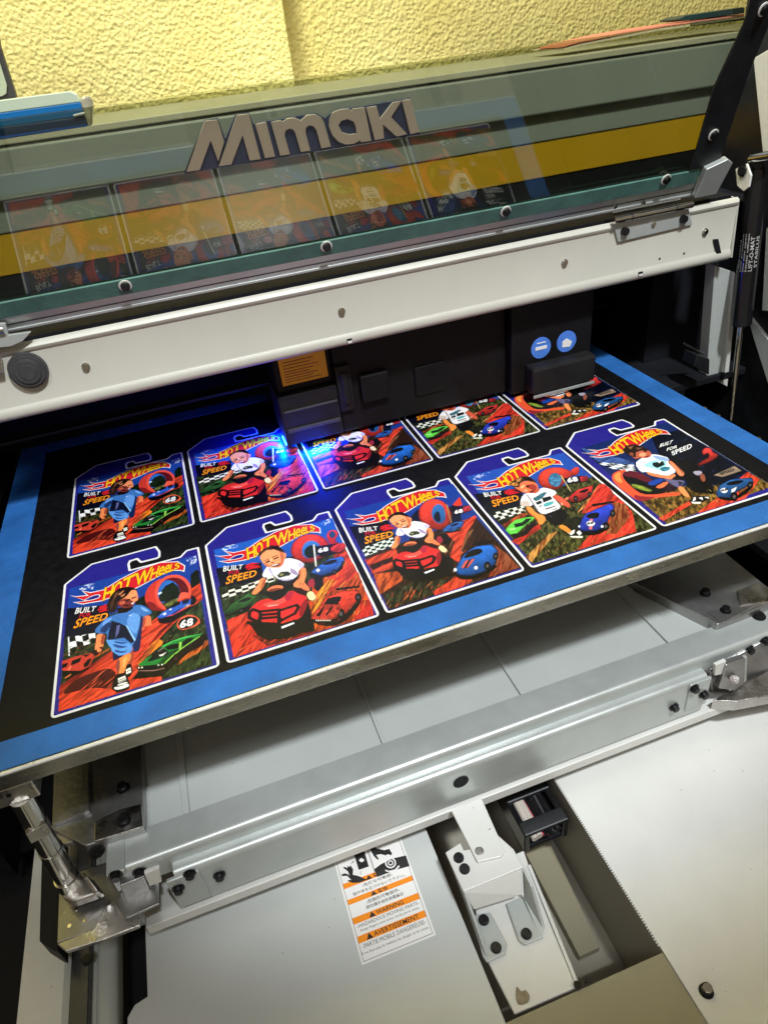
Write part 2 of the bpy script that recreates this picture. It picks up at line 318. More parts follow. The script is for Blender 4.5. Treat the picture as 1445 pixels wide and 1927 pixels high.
for x, y in [(162, 690), (643, 586), (1062, 494), (1326, 436)]:
    p = PY(x, y, 222); bolt(beam, (p[0], 222.4, p[2]), (0, -1, 0), 2.7, 1.6, 'pan_head_screw', 'chrome', washer=1.15)
for x, y in [(658, 641), (1205, 515)]:
    p = PY(x, y, 219.6)
    b = B(); b.box(p[0] - 2.3, p[0] + 2.3, 219.4, 221, p[2] - 2.2, p[2] + 1.6, 0.2); sl = b.build('slot_notch', M['black_inner'], beam)
    b = B(); b.box(p[0] - 2.0, p[0] + 2.0, 219.0, 219.9, p[2] - 2.2, p[2] - 0.2, 0.2); b.build('slot_tab', M['white_shine'], sl)
b = B(); b.prism([PY(x, y, 221) for x, y in [(1342, 451), (1351, 450), (1357, 478), (1350, 486)]], (0, 1.5, 0)); b.build('cable_slot', M['black_inner'], beam)
for x, y in [(1241, 487), (1287, 477)]:
    p = PY(x, y, 222); b = B(); b.cyl((p[0], 222.7, p[2]), (p[0], 222.2, p[2]), 1.0, n=12); b.build('small_hole', M['black_inner'], beam)
# hinge on the beam and lid
def hinge(px_leaf, px_bar, px_upper, lbl, pads, screws):
    h = thing('lid_hinge', lbl, 'hinge', PY(*px_leaf[0], 221))
    b = B(); b.prism([PY(x, y, 221.8) for x, y in px_leaf], (0, -1.6, 0), 0.3); b.build('lower_leaf', M['zinc'], h)
    a0, a1 = PY(*px_bar[0], 221), PY(*px_bar[1], 221); a0 = (a0[0], 217.5, 166); a1 = (a1[0], 217.5, 166)
    b = B(); b.cyl(a0, a1, 3.0, n=24, bev=0.4); kb = b.build('hinge_barrel', M['chrome'], h, smooth=True)
    for t in (0.22, 0.78):
        xx = a0[0] * (1 - t) + a1[0] * t; b = B(); b.cyl((xx - 0.4, 217.5, 166), (xx + 0.4, 217.5, 166), 3.15, n=24); b.build('knuckle_gap', M['black'], kb)
    b = B(); b.prism([PL(x, y, -3.0) for x, y in px_upper], tuple(-LN * 1.6), 0.3); b.build('upper_leaf', M['chrome'], h)
    for x, y in pads:
        p = PY(x, y, 220); bolt(h, (p[0], 220.2, p[2]), (0, -1, 0), 3.6, 3.2, 'button_screw', 'black_gloss', washer=1.05, sock=False)
    for x, y, l in screws:
        p = PL(x, y, 4) if l else PY(x, y, 220); bolt(h, p, -LN if l else (0, -1, 0), 1.9, 1.2, 'rivet', 'chrome', washer=1.1)
    return h
hinge([(1152, 420), (1292, 388), (1300, 422), (1161, 455)], [(1150, 412), (1297, 384)], [(1138, 384), (1268, 352), (1282, 378), (1154, 408)],
      'zinc hinge with two black button screws joining the lid to the right of the beam', 'hinge', [], []) if False else None
h1 = hinge([(1152, 420), (1292, 388), (1300, 422), (1161, 455)], [(1150, 412), (1297, 384)], [(1142, 378), (1262, 352), (1282, 376), (1152, 404)],
      'zinc hinge with two black button screws joining the lid to the right of the beam', [(1174, 435), (1284, 412)], [(1229, 421, 0), (1156, 388, 1), (1209, 381, 1)])
h2 = thing('lid_hinge', 'grey hinge end cut off by the left edge above the round bumper', 'hinge', PY(10, 630, 221))
b = B(); b.prism([PY(x, y, 219) for x, y in [(-30, 606), (12, 606), (18, 628), (60, 622), (44, 640), (22, 650), (-30, 655)]], (0, -3, 0), 0.5); b.build('lower_leaf', M['zinc'], h2)
a = PY(10, 625, 216); b = B(); b.cyl((a[0] - 40, 216, a[2] + 2), (a[0], 216, a[2] + 2), 3.2); b.build('hinge_barrel', M['chrome'], h2, smooth=True)
b = B(); b.prism([PY(x, y, 218) for x, y in [(-20, 660), (3, 663), (8, 700), (-20, 704)]], (0, -2, 0), 0.5); b.build('side_tab', M['chrome'], h2)
# ---------------------------------------------------------------- hinged lid
lid = thing('hinged_lid', 'tinted transparent lid with a raised brand logo, tilted open above the beam', 'lid', (320, 225, 174))
def lp(x, s, off=0.0): return LP * X([0, 1, 1]) + X([x, 0, 0]) + LU * s - LN * off     # x, height along lid, towards viewer
S_TOP = float(np.dot(PL(175, 205) - LP, LU)); S_RIM = float(np.dot(PL(612, 505) - LP, LU))
XR = 612
def lslab(x0, x1, s0, s1, o0, o1, bev=0.3):
    b = B(); b.prism([lp(x0, s0, o0), lp(x1, s0, o0), lp(x1, s1, o0), lp(x0, s1, o0)], tuple(-LN * (o1 - o0)), bev); return b
b = lslab(-140, XR, 12, S_TOP, -3, 0, 0.0); b.build('glass_pane', M['glass'], lid)
b = lslab(-140, XR - 4, 11, 24.0, 0.3, 2.3, 0.5); b.build('seal_strip', M['teal_glass'], lid)
b = lslab(-140, XR + 14, 0, 11.5, -6, 0.2, 0.5); rail = b.build('bottom_rail', M['zinc'], lid)
b = lslab(-140, XR + 14, -2.6, -0.2, -8, 1.2, 0.5); b.build('rail_lip', M['zinc'], rail)
b = lslab(-140, XR + 10, 3.2, 3.9, 0.2, 0.5, 0.0); b.build('rail_groove', M['black'], rail)
# black end cover over the right end of the pane
be = [PL(x, y, 1.0) for x, y in [(1413, -20), (1398, 40), (1340, 165), (1306, 285), (1296, 318), (1330, 312), (1352, 300), (1404, 140), (1470, -20)]]
b = B(); b.prism(be, tuple(-LN * 2.0), 0.4); b.build('end_cover', M['black'], lid)
b = B(); b.prism([PL(x, y, 2) for x, y in [(1322, 312), (1362, 293), (1371, 300), (1340, 358), (1330, 360), (1300, 366), (1306, 352)]], tuple(-LN * 6.0), 0.6); b.build('corner_bracket', M['zinc'], lid)
for x, y in [(236, 537), (614, 463), (951, 397), (1252, 337), (1341, 253), (1436, 17)]:
    p = PL(x, y, 2.4 if y > 260 else 3.2)
    b = B(); b.cyl(p, p - LN * 0.9, 4.7, n=32, bev=0.2); wsh = b.build('lid_screw', M['white_shine'], lid, smooth=True)
    b = B(); b.cyl(p - LN * 0.8, p - LN * 3.4, 3.6, 3.2, n=28, bev=0.5); b.build('screw_head', M['bolt'], wsh, smooth=True)
# logo: traced on the lid plane, extruded
def L2(pts, ox=330, oy=170, k=0.33910):
    out = []
    for x, y in pts:
        p = PL(ox + x * k, oy + y * k) - lp(0, 0); out.append((p[0], float(p @ LU)))
    return out
LET = [[[(60, 443), (160, 163), (232, 155), (268, 275), (236, 385), (193, 268), (133, 432)]],
       [[(238, 412), (338, 130), (405, 122), (470, 372), (410, 380), (370, 238), (308, 402)]],
       [[(440, 180), (500, 168), (550, 358), (495, 367)]],
       [[(578, 353), (527, 168), (580, 159), (592, 166), (620, 148), (655, 144), (692, 160), (725, 130), (772, 126), (805, 142), (820, 168), (858, 303), (806, 313), (780, 215), (762, 190), (740, 184), (720, 198), (718, 225), (745, 325), (692, 333), (662, 228), (648, 207), (628, 203), (608, 214), (602, 240), (632, 345)]],
       [[(1045, 88), (1082, 271), (1026, 279), (1020, 268), (985, 288), (940, 292), (900, 276), (868, 242), (848, 195), (850, 150), (870, 115), (912, 98), (960, 94), (972, 108), (978, 94)], [(900, 185), (915, 160), (950, 150), (985, 165), (998, 200), (1000, 232), (960, 238), (920, 225)]],
       [[(1055, 88), (1110, 80), (1130, 150), (1200, 60), (1248, 50), (1192, 140), (1280, 234), (1222, 248), (1146, 180), (1152, 258), (1102, 268)]],
       [[(1252, 49), (1300, 42), (1348, 222), (1298, 235)]]]
bk = [(50, 457), (160, 162), (235, 150), (275, 262), (333, 128), (408, 120), (430, 182), (500, 165), (560, 160), (650, 142), (780, 122), (830, 150), (850, 130), (905, 96), (1040, 85), (1250, 46), (1302, 40), (1353, 240), (1300, 248), (800, 330), (470, 388), (235, 425)]
def lidmesh(name, rings, off, th, material, parent):
    me = shape_mesh([L2(r) for r in rings], th)
    ro = root_loc(parent)
    for v in me.vertices: v.co = Vector((lp(v.co.x, v.co.y, off + v.co.z) - ro) * MM)
    return link(name, me, M[material], parent)
plate = lidmesh('logo_backing', [bk], 0.8, 0.8, 'navy', lid)
for rings in LET: lidmesh('logo_letter', rings, 1.7, 0.8, 'logo_gold', plate)
# ---------------------------------------------------------------- gas strut
gs = thing('gas_strut', 'black gas strut with white lettering at the right end of the beam', 'gas strut', PX(1395, 600, 690))
g0, g1, g2, g3 = PX(1424, 318, 690), PX(1394, 612, 690), PX(1393, 610, 690), PX(1374, 790, 690)
b = B(); b.cyl(g0, g1, 9.8, n=40, bev=1); cyl_ = b.build('strut_cylinder', M['black_gloss'], gs, smooth=True)
b = B(); b.cyl(g2, g3, 2.8, n=24); b.build('piston_rod', M['chrome'], gs, smooth=True)
b = B(); b.cyl(g0 + (g0 - g1) / 300 * 14, g0, 8.5, n=24, bev=1.5); b.build('end_fitting', M['bolt'], gs, smooth=True)
b = B(); b.cyl(PX(1412, 300, 684), PX(1456, 292, 684), 4.6, n=24, bev=1); b.build('pivot_pin', M['chrome'], gs, smooth=True)
ax = (g1 - g0) / np.linalg.norm(g1 - g0); vd = CP - (g0 + g1) / 2; vd = vd - ax * (vd @ ax); vd /= np.linalg.norm(vd); sd = np.cross(ax, vd)
tt = T(); Lc = np.linalg.norm(g1 - g0)
def onstrut(t, a): 
    return g0 + ax * (t * Lc) + (vd * math.cos(a) + sd * math.sin(a)) * 9.95
def strut_text(s, t0, t1, a0, a1, bold=0.02):
    v, f = text_mesh(s, bold, 0); n = len(tt.v)
    for x, y, _ in v: tt.v.append(onstrut(t1 + (t0 - t1) * x, a0 + (a1 - a0) * y))
    tt.f.extend([tuple(i + n for i in q) for q in f])
sg = 1
for (s, t0, t1, a0, a1) in [('STABILUS', 0.40, 0.60, -0.95, -0.60), ('LIFT-O-MAT', 0.40, 0.62, -0.45, -0.08), ('Nicht offnen', 0.38, 0.62, 0.05, 0.20), ('Do not open', 0.38, 0.62, 0.30, 0.45), ('high pressure', 0.38, 0.62, 0.55, 0.70), ('0500N', 0.42, 0.60, 0.8, 1.0)]:
    strut_text(s, t0, t1, a0, a1)
tt.build('strut_lettering', M['strut_ink'], cyl_)
tg = thing('hex_bracket', 'small pale bracket plate with a black screw left of the gas strut', 'bracket', PX(1397, 345, 675))
b = B(); b.prism([PX(x, y, 676) for x, y in [(1383, 318), (1404, 308), (1412, 330), (1408, 352), (1398, 360), (1386, 350)]], (2, 0, 0), 0.4); b.build('plate', M['paint_warm'], tg)
p = PX(1398, 321, 676); bolt(tg, p, (-1, -0.4, 0), 4.0, 3, 'cap_screw', 'bolt')
# ---------------------------------------------------------------- items on top
bx = thing('card_box', 'blue and pale grey cardboard box lying on the top left corner of the lid', 'box', (80, 176, 296))
p1, p2 = PY(0, 262, 170), PY(168, 236, 170)
def seg(pts, dy): return [PY(x, y, 170) for x, y in pts]
b = B(); b.prism(seg([(-60, 250), (-60, 272), (0, 263), (166, 238), (158, 219), (0, 240)], 0), (0, 26, 0), 0.4); b.build('lower_face', M['blue_dark'], bx)
b = B(); b.prism(seg([(-60, 222), (-60, 250.5), (0, 240), (159, 218), (152, 192), (0, 213)], 0), (0, 25, 0), 0.4); b.build('front_face', M['blue_box'], bx)
b = B(); b.prism(seg([(-60, 199), (-60, 222), (0, 212.5), (152, 191.7), (144, 178), (132, 172), (0, 189)], 0), (0, 24, 0), 0.4); b.build('top_face', M['pale_box'], bx)
b = B(); b.prism(seg([(152, 183), (168, 179), (175, 190), (174, 236), (166, 239), (158, 212), (150, 190)], 0), (0, 20, 0), 1.2); b.build('clear_tape', M['clear_tape'], bx)
b = B(); b.cyl(PY(139, 218, 168.5), PY(160, 213, 168.5), 0.7); b.build('tape_edge', M['white_ink'], bx)
dsp = thing('grey_frame', 'grey framed screen corner at the upper left edge against the yellow wall', 'screen', PY(-10, 120, 420))
b = B(); b.prism([PY(x, y, 420) for x, y in [(-120, -60), (-22, -60), (0, 85), (32, 184), (-120, 205)]], (0, 12, 0), 1.5); b.build('frame', M['rubber'], dsp)
b = B(); b.prism([PY(x, y, 419) for x, y in [(-120, -60), (-34, -60), (-8, 90), (14, 160), (13, 176), (5, 181), (-120, 196)]], (0, -1.0, 0), 0.4); b.build('screen', M['pale_box'], dsp)
cl = thing('folded_cloth', 'cream and faded red folded cloth lying on top behind the right end of the lid', 'cloth', (640, 345, 290))
b = B(); b.prism([PY(x, y, 345) for x, y in [(1058, 91), (1100, 80), (1160, 68), (1240, 52), (1290, 45), (1400, 29), (1400, 36), (1300, 50), (1230, 60), (1160, 74), (1090, 87), (1066, 93)]], (0, 60, 0), 0.5); b.build('cream_layer', M['cloth'], cl)
b = B(); b.prism([PY(x, y, 344) for x, y in [(1058, 89), (1085, 79), (1170, 60), (1240, 48), (1400, 26), (1400, 30), (1250, 50), (1160, 67), (1090, 81)]], (0, 50, 0), 0.3); b.build('red_layer', M['cloth_red'], cl)
b = B(); b.prism([PY(x, y, 343) for x, y in [(1278, 35), (1290, 29), (1400, 13), (1400, 25), (1300, 38), (1278, 38)]], (0, 30, 0), 0.5); b.prism([PY(x, y, 340) for x, y in [(1304, 42), (1400, 30), (1400, 38), (1304, 49)]], (0, 8, 0), 0.5)
tag(b.build('dark_bar', M['green_edge']), 'pair of dark bars sticking out beside the folded cloth at the top right', 'bar')
# ---------------------------------------------------------------- print carriage
car = thing('print_carriage', 'dark print head carriage over the back row of cards, with yellow and blue stickers', 'print head', (366, 300, 4))
b = B(); b.box(262, 440, 257, 330, 5, 150, 2.5); b.box(440.2, 531, 246, 330, 5, 150, 2.5); b.build('main_cover', M['carriage'], car)
b = B(); b.box(205, 262, 255, 315, 6.5, 58, 1.5); lampm = b.build('lamp_unit', M['grey_black'], car)
b = B(); b.box(207, 262, 262, 315, 58, 150, 2); b.build('lamp_cover', M['carriage'], car)
b = B(); b.box(208, 260, 254.0, 255.5, 20, 24, 0.4); b.box(208, 260, 254.0, 255.5, 41, 43, 0.4); b.build('lamp_rib', M['rubber'], lampm)
b = B(); b.box(262, 276, 252, 262, 30, 76, 1); b.cyl((269, 254, 38), (269, 254, 70), 5, n=24, bev=0.8); b.build('connector', M['grey_black'], car, smooth=True)
b = B(); b.box(284, 312, 250, 262, 34, 62, 1.5); b.build('side_module', M['carriage'], car)
b = B(); b.box(340, 372, 254.5, 262, 26, 56, 1); b.build('access_panel', M['carriage'], car)
b = B(); b.box(455, 527, 229, 247, 8, 36, 3); nb = b.build('nose_block', M['grey_black'], car)
b = B(); b.box(456, 526, 228.4, 230, 4.6, 7.6, 0.4); b.build('nose_edge', M['zinc'], nb)
b = B(); b.box(212.5, 256.5, 259.5, 261.8, 66, 93, 0.3); yl = b.build('yellow_sticker', M['yellow'], car)
tq = T()
for i, z in enumerate([69, 71.5, 74, 76.5, 79, 82, 85, 88]):
    x1 = 250 - (i * 7) % 11; tq.poly([(216, 259.3, z), (x1, 259.3, z), (x1, 259.3, z + 0.7), (216, 259.3, z + 0.7)])
tq.build('sticker_text', M['logo_dark'], yl)
for (x, y, nm) in [(1018, 655, 'minus'), (1066, 643, 'white')]:
    p = PY(x, y, 245)
    b = B(); b.cyl((p[0], 246.2, p[2]), (p[0], 245.2, p[2]), 11.0, n=48, bev=0.2); st = b.build('round_sticker', M['blue_label'], car, smooth=True)
    b = B()
    if nm == 'minus': b.box(p[0] - 6.5, p[0] + 6.5, 244.8, 245.4, p[2] - 1.6, p[2] + 1.8, 0.2); b.box(p[0] - 5, p[0] + 5, 244.8, 245.4, p[2] + 5, p[2] + 6, 0.2)
    else: b.prism([(p[0] - 5, 245.3, p[2] - 5), (p[0] + 4, 245.3, p[2] - 6), (p[0] + 6, 245.3, p[2] - 1), (p[0], 245.3, p[2] + 3.5), (p[0] - 5, 245.3, p[2] + 1)], (0, -0.5, 0), 0.1)
    b.build('sticker_mark', M['white_ink'], st)
b = B(); b.box(203.6, 205, 262, 280, 4.5, 6.5, 0.2); b.build('uv_lamp', M['uv'], car)
b = B(); b.box(212, 240, 258.0, 262, 5.6, 6.4, 0.2); b.build('uv_lamp', M['uv'], car)
area('uv_glow_side', (0.2005, 0.279, 0.010), (0.190, 0.279, 0.0), 0.26, 0.03, (0.0, 0.045, 1.0), 0.006)
area('uv_glow_front', (0.230, 0.2535, 0.0062), (0.232, 0.240, 0.0), 0.32, 0.03, (0.0, 0.03, 1.0), 0.006)
gr = thing('carriage_rail', 'black guide rail spanning the machine behind the print carriage', 'rail', (300, 360, 100))
b = B(); b.box(-150, 726, 340, 372, 84, 112, 2); b.build('rail_body', M['black'], gr)
b = B(); b.box(-150, 726, 380, 384, 20, 24, 1); b.build('lower_bar', M['black'], gr)
# ---------------------------------------------------------------- print table
TX0, TX1, TY0, TY1 = -61, 588.3, -30.6, 410
tb = thing('print_table', 'aluminium print table plate edged with blue masking tape', 'print table', (271, 190, -14))
b = B(); b.box(TX0, TX1, TY0, TY1, -14, -0.62, 0.9, 3); b.build('table_plate', M['alu_plate'], tb)
b = B(); b.box(TX0 - 0.1, TX1 + 0.1, TY0 - 0.15, TY0 + 2.3, -2.6, -0.5, 0.8, 3); b.build('edge_highlight', M['edge'], tb)  # separate bright strip added to paint the highlight along the near edge
b = B(); b.box(-76, -14, TY0 + 0.8, -12, -29, -14.2, 0.8); fb = b.build('post_mount', M['alu'], tb)
p = PY(17, 1497, TY0 + 0.8); b = B(); b.cyl((p[0], TY0 + 0.9, p[2]), (p[0], TY0 + 0.6, p[2]), 1.6, n=20); b.build('set_screw_hole', M['black_inner'], fb)
for x, y in [(1326, 764), (1351, 780), (1427, 821)]:
    p = PX(x, y, 590); bolt(tb, (588.4, p[1], -3.0), (1, 0, 0.0), 2.3, 2.2, 'edge_screw', 'chrome', washer=1.1)
b = B(); b.box(-35, 565, -8, 392, -0.6, -0.32); tag(b.build('print_sheet', M['sheet']), 'large black print sheet taped flat on the table under the cards', 'print sheet')
def strip(x0, x1, y0, y1, lbl, z, edge):
    random.seed(int(x0 * 3 + y0)); pts = []
    n = 60
    if edge == 'y':
        for i in range(n + 1): pts.append((x0 + (x1 - x0) * i / n, y1 + random.uniform(-0.12, 0.12)))
        for i in range(n + 1): pts.append((x1 + (x0 - x1) * i / n, y0))
    else:
        for i in range(n + 1): pts.append((x1 + random.uniform(-0.12, 0.12), y0 + (y1 - y0) * i / n))
        for i in range(n + 1): pts.append((x0, y1 + (y0 - y1) * i / n))
    b = B(); b.prism([(p[0], p[1], z) for p in pts], (0, 0, 0.14)); tag(b.build('masking_tape', M['tape']), lbl, 'tape', 'blue tape strips round the print sheet')
strip(TX0 + 0.6, TX1 - 0.6, TY0 + 2.6, -5.9, 'blue masking tape strip along the near edge of the table', -0.30, 'y')
strip(563.3, TX1 - 0.4, -5.8, TY1 - 0.6, 'blue masking tape strip along the right edge of the table', -0.30, 'x')
strip(TX0 + 0.6, -33, -5.8, TY1 - 0.6, 'blue masking tape strip along the left edge of the table', -0.30, 'x')
strip(-32.9, 563.2, 388, TY1 - 0.6, 'dim blue masking tape strip along the far edge of the table', -0.30, 'y')
# ---------------------------------------------------------------- lift frame under the table
lift = thing('lift_frame', 'grey folded steel cross channel with black bolts running under the near table edge', 'machine frame', (250, -20, -185))
def roundprof(y0, y1, z0, z1, r=4.5, n=6):
    pr = [(y1, z0), (y1, z1)]
    pr += [(y0 + r - r * math.sin(a), z1 - r + r * math.cos(a)) for a in [i * math.pi / 2 / n for i in range(n + 1)]]
    pr += [(y0, z0)]; return pr
b = B(); b.xz(roundprof(-38.5, -13.0, -136, -115, 4.5), -3, 560); b.build('upper_channel', M['zinc'], lift, smooth=True)
b = B(); b.xz(roundprof(-47.5, -20, -168, -126.5, 5.0), 36, 464); ch2 = b.build('lower_channel', M['zinc'], lift, smooth=True)
b = B(); b.box(30, 52, -49, -46, -166, -130, 0.8); b.build('end_tab', M['zinc'], ch2)
b = B(); b.box(446, 466, -49, -46, -160, -128, 0.8); b.build('end_tab', M['zinc'], ch2)
b = B(); b.box(-4, 8, -39.6, -16, -117.5, -113.5, 0.8); b.build('end_cap', M['zinc'], lift)
b = B(); b.box(4, 503, -50, -14, -181, -171.5, 0.6); b.build('bottom_plate', M['paint_warm'], lift)
b = B(); b.cyl(X(PY(867, 1471, -47.7)) + X([0, 0.1, 0]), X(PY(867, 1471, -47.7)) - X([0, 0.5, 0]), 6.2, n=32); b.build('access_hole', M['black_inner'], lift)
for x, y, Y, rr in [(218, 1646, -39, 4.2), (263, 1641, -39, 4.2), (357, 1643, -49, 3.8), (413, 1646, -48, 3.8), (336, 1671, -49, 3.8), (1305, 1295, -49, 3.8), (1322, 1306, -49, 3.8), (1267, 1330, -48, 3.8), (1409, 1222, -39, 3.9), (1437, 1205, -39, 3.9)]:
    p = PY(x, y, Y); bolt(lift, p, (0, -1, 0), rr * 0.82, 3.2, washer=1.4)
for x, y in [(183, 1603), (1427, 1160)]:
    p = PZ(x, y, -113.4 if x < 500 else -114.8); bolt(lift, p, (0, 0, 1), 4.2, 2.4, washer=1.3)
tray = thing('inner_tray', 'flat pale grey metal tray with raised seams in the gap below the table', 'tray', (260, 60, -118))
b = B(); b.box(20, 505, -16, 330, -122, -118, 0.5); b.build('tray_floor', M['paint'], tray)
for xs, wd in [(50.5, 5), (200, 3), (316.5, 3.5), (457, 13)]:
    b = B(); b.box(xs - wd / 2, xs + wd / 2, -13.2, 330, -118.2, -115.4, 0.5); b.build('raised_seam', M['paint'], tray)
# machined corner plates
def corner(pxs, z, lbl, extra, bolts, cols='alu'):
    t = thing('machined_plate', lbl, 'metal plate', PZ(pxs[0][0], pxs[0][1], z - 18))
    b = B(); b.zp(pxs, z, 14, 0.8); b.build('plate_body', M['alu_dark'], t)
    for e, zz, th, mm_ in extra: b = B(); b.zp(e, zz, th, 0.7); b.build('plate_step', M[mm_], t)
    for x, y, zz in bolts: bolt(t, PZ(x, y, zz), (0, 0, 1), 3.4, 4.0)
    return t
corner([(103, 1400), (266, 1380), (270, 1557), (162, 1592), (98, 1560)], -108, 'worn machined aluminium plate beside the table post at the lower left',
       [([(108, 1400), (168, 1390), (168, 1525), (158, 1531), (98, 1552)], -104.5, 3.6, 'alu_dark'), ([(178, 1545), (228, 1522), (266, 1512), (270, 1556), (178, 1584)], -106.3, 2.2, 'alu'),
        ([(98, 1562), (168, 1543), (160, 1580), (120, 1588)], -112, 5, 'alu')], [(233, 1484, -107.6), (235, 1547, -106.2)])
corner([(1170, 1085), (1250, 1045), (1330, 1012), (1432, 1095), (1445, 1105), (1480, 1125), (1350, 1175)], -108, 'worn machined aluminium plate under the right end of the table',
       [([(1386, 1110), (1430, 1095), (1450, 1108), (1460, 1130), (1392, 1140)], -105.5, 2.8, 'alu'), ([(1330, 1150), (1390, 1128), (1440, 1130), (1360, 1172)], -106.5, 2, 'alu_dark')], [(1326, 1117, -107.6), (1364, 1150, -107.0)])
lb = thing('corner_bracket', 'heavy aluminium corner bracket under the lower end of the table post', 'bracket', PZ(160, 1730, -166))
b = B(); b.zp([(112, 1668), (108, 1774), (240, 1728), (300, 1700), (300, 1600), (200, 1640)], -138, 2.5, 0.4); b.build('top_face', M['alu_dark'], lb)
b = B(); b.zp([(108, 1776), (178, 1747), (206, 1690), (214, 1692), (242, 1733), (262, 1726), (262, 1742), (196, 1768), (125, 1790)], -137, 3.5, 0.5); b.build('front_lip', M['alu'], lb)
b = B(); b.zp([(112, 1670), (110, 1772), (262, 1722), (262, 1600), (150, 1640)], -141, 14, 0.6); b.build('body_block', M['alu_dark'], lb)
b = B(); b.zp([(108, 1672), (120, 1690), (138, 1697), (182, 1682), (167, 1652), (158, 1640), (108, 1650)], -124, 8, 1.5); fl = b.build('post_flange', M['alu'], lb)
b = B(); b.prism([PZ(178, 1683, -124), PZ(156, 1652, -124), PZ(163, 1648, -116), PZ(184, 1676, -122)], (2.5, 0, -8), 0.5); b.build('gusset', M['alu'], lb)
for x, y in [(132, 1743), (161, 1732), (144, 1711)]:
    p = PZ(x, y, -138); b = B(); b.cyl(p, p + X([0, 0, 0.8]), 1.3, n=16); b.build('rivet', M['chrome'], lb)
b = B(); b.prism([PY(x, y, -44) for x, y in [(226, 1668), (272, 1650), (288, 1690), (300, 1698), (246, 1716), (234, 1690)]], (0, 10, 0), 0.8); b.build('clamp_block', M['alu_dark'], lb)
b = B(); b.cyl(PY(255, 1698, -44.5), PY(256, 1697, -48), 2.2, n=24, bev=0.6); b.build('round_stud', M['alu_dark'], lb, smooth=True)
b = B(); b.prism([PY(x, y, -55) for x, y in [(272, 1645), (300, 1634), (305, 1660), (282, 1668)]], (0, 3, 0), 0.4); b.build('white_tab', M['paint_warm'], lb)
rb = thing('corner_bracket', 'dark and bright metal corner bracket below the right end of the channel', 'bracket', PZ(1400, 1270, -170))
b = B(); b.prism([PY(x, y, -40) for x, y in [(1335, 1262), (1440, 1205), (1480, 1230), (1480, 1290), (1400, 1290), (1340, 1300)]], (0, 12, 0), 0.6); b.build('body_block', M['alu_dark'], rb)
b = B(); b.prism([PY(x, y, -48) for x, y in [(1346, 1252), (1366, 1243), (1362, 1268), (1344, 1272)]], (0, 3, 0), 0.4); b.build('white_tab', M['paint_warm'], rb)
b = B(); b.zp([(1372, 1300), (1445, 1262), (1490, 1260), (1490, 1300), (1385, 1320), (1340, 1318)], -160, 12, 0.6); b.build('front_lip', M['alu'], rb)
b = B(); b.prism([PY(x, y, -50) for x, y in [(1366, 1252), (1402, 1240), (1400, 1285), (1382, 1300), (1352, 1296)]], (0, 6, 0), 0.8); b.build('clamp_block', M['alu_dark'], rb)
b = B(); b.cyl(PY(1380, 1278, -50.5), PY(1381, 1279, -54), 3.6, n=24, bev=0.6); b.build('round_stud', M['alu'], rb, smooth=True)
b = B(); b.prism([PY(x, y, -46) for x, y in [(1394, 1240), (1406, 1236), (1404, 1282), (1392, 1288)]], (0, 3, 0), 0.5); b.build('bright_plate', M['zinc'], rb)
# table post
post = thing('table_post', 'polished stepped steel post holding up the near left table corner', 'post', PZ(132, 1664, -124))
t0 = PZ(40, 1500, -28.5); t1 = PZ(133, 1664, -125); dv = t1 - t0
b = B()
for a0, a1, r in [(0, 0.24, 6.6), (0.24, 0.36, 7.0), (0.36, 0.56, 6.8), (0.56, 0.575, 7.3), (0.575, 0.80, 7.2), (0.80, 0.90, 7.0), (0.90, 1.0, 7.9)]:
    b.cyl(t0 + dv * a0, t0 + dv * a1, r, n=40, bev=0.25)
b.build('post_shaft', M['chrome'], post, smooth=True)
L_, Q = frame(t0, t1)
b = B(); b.prism([t0 + dv * 0.245 + np.array(Q @ Vector((x, y, 0))) for x, y in [(-7.25, -6.0), (7.25, -6.0), (7.25, 6.0), (-7.25, 6.0)]], tuple(dv * 0.10), 0.4); b.build('spanner_flat', M['alu'], post)
# ---------------------------------------------------------------- lower decks
DZ = -200
dl = thing('deck_panel', 'flat pale grey deck panel left of the slot carrying the orange warning label', 'deck panel', (100, -150, DZ - 4))
e0 = PZ(272, 1700, DZ)[0]; e1 = PZ(240, 1900, DZ)[0]; ys = PZ(268, 1885, DZ)[1]
b = B(); b.prism([(e0, 140, DZ), (216.5, 140, DZ), (216.5, -420, DZ), (e1, -420, DZ), (e1, ys - 6, DZ), (e1 + 5, ys, DZ), (e0, ys + 2, DZ)], (0, 0, -3), 0.5); b.build('panel_sheet', M['deck_l'], dl)
b = B(); b.box(213.5, 216.4, -420, 140, -232, DZ - 3.1, 0.3); b.build('panel_flange', M['paint_warm'], dl)
dr = thing('deck_panel', 'wide pale grey deck panel right of the slot with a cap screw near the front', 'deck panel', (430, -150, DZ - 4))
yr = PZ(1437, 1415, DZ)
b = B(); b.prism([(332.5, 140, DZ), (546.5, 140, DZ), (546.5, yr[1] + 2, DZ), (720, yr[1] - 4, DZ), (720, -420, DZ), (332.5, -420, DZ)], (0, 0, -3), 0.5); b.build('panel_sheet', M['paint_warm'], dr)
b = B(); b.box(332.6, 335.2, -178, 140, -290, DZ - 3.1, 0.3); b.build('panel_flange', M['well'], dr)  # flange in the darkened well paint, slot shade in its colour
b = B()
for i in range(120): b.box(331.2, 332.6, -176 + i * 1.9, -175.2 + i * 1.9, -201.2, -199.7)
b.build('edge_serration', M['paint_warm'], dr)
p = PZ(1328, 1866, DZ); bolt(dr, p, (0.05, 0.1, 1), 3.4, 4.6, washer=1.35)
b = B(); b.cyl(p + X([0, 0, 5.3]), p + X([0, 0, 5.9]), 2.9, n=24, bev=0.2); b.cyl(p + X([0, 0, 5.8]), p + X([0, 0, 6.05]), 1.4, n=6); b.build('bright_screw_top', M['alu'], dr, smooth=True)
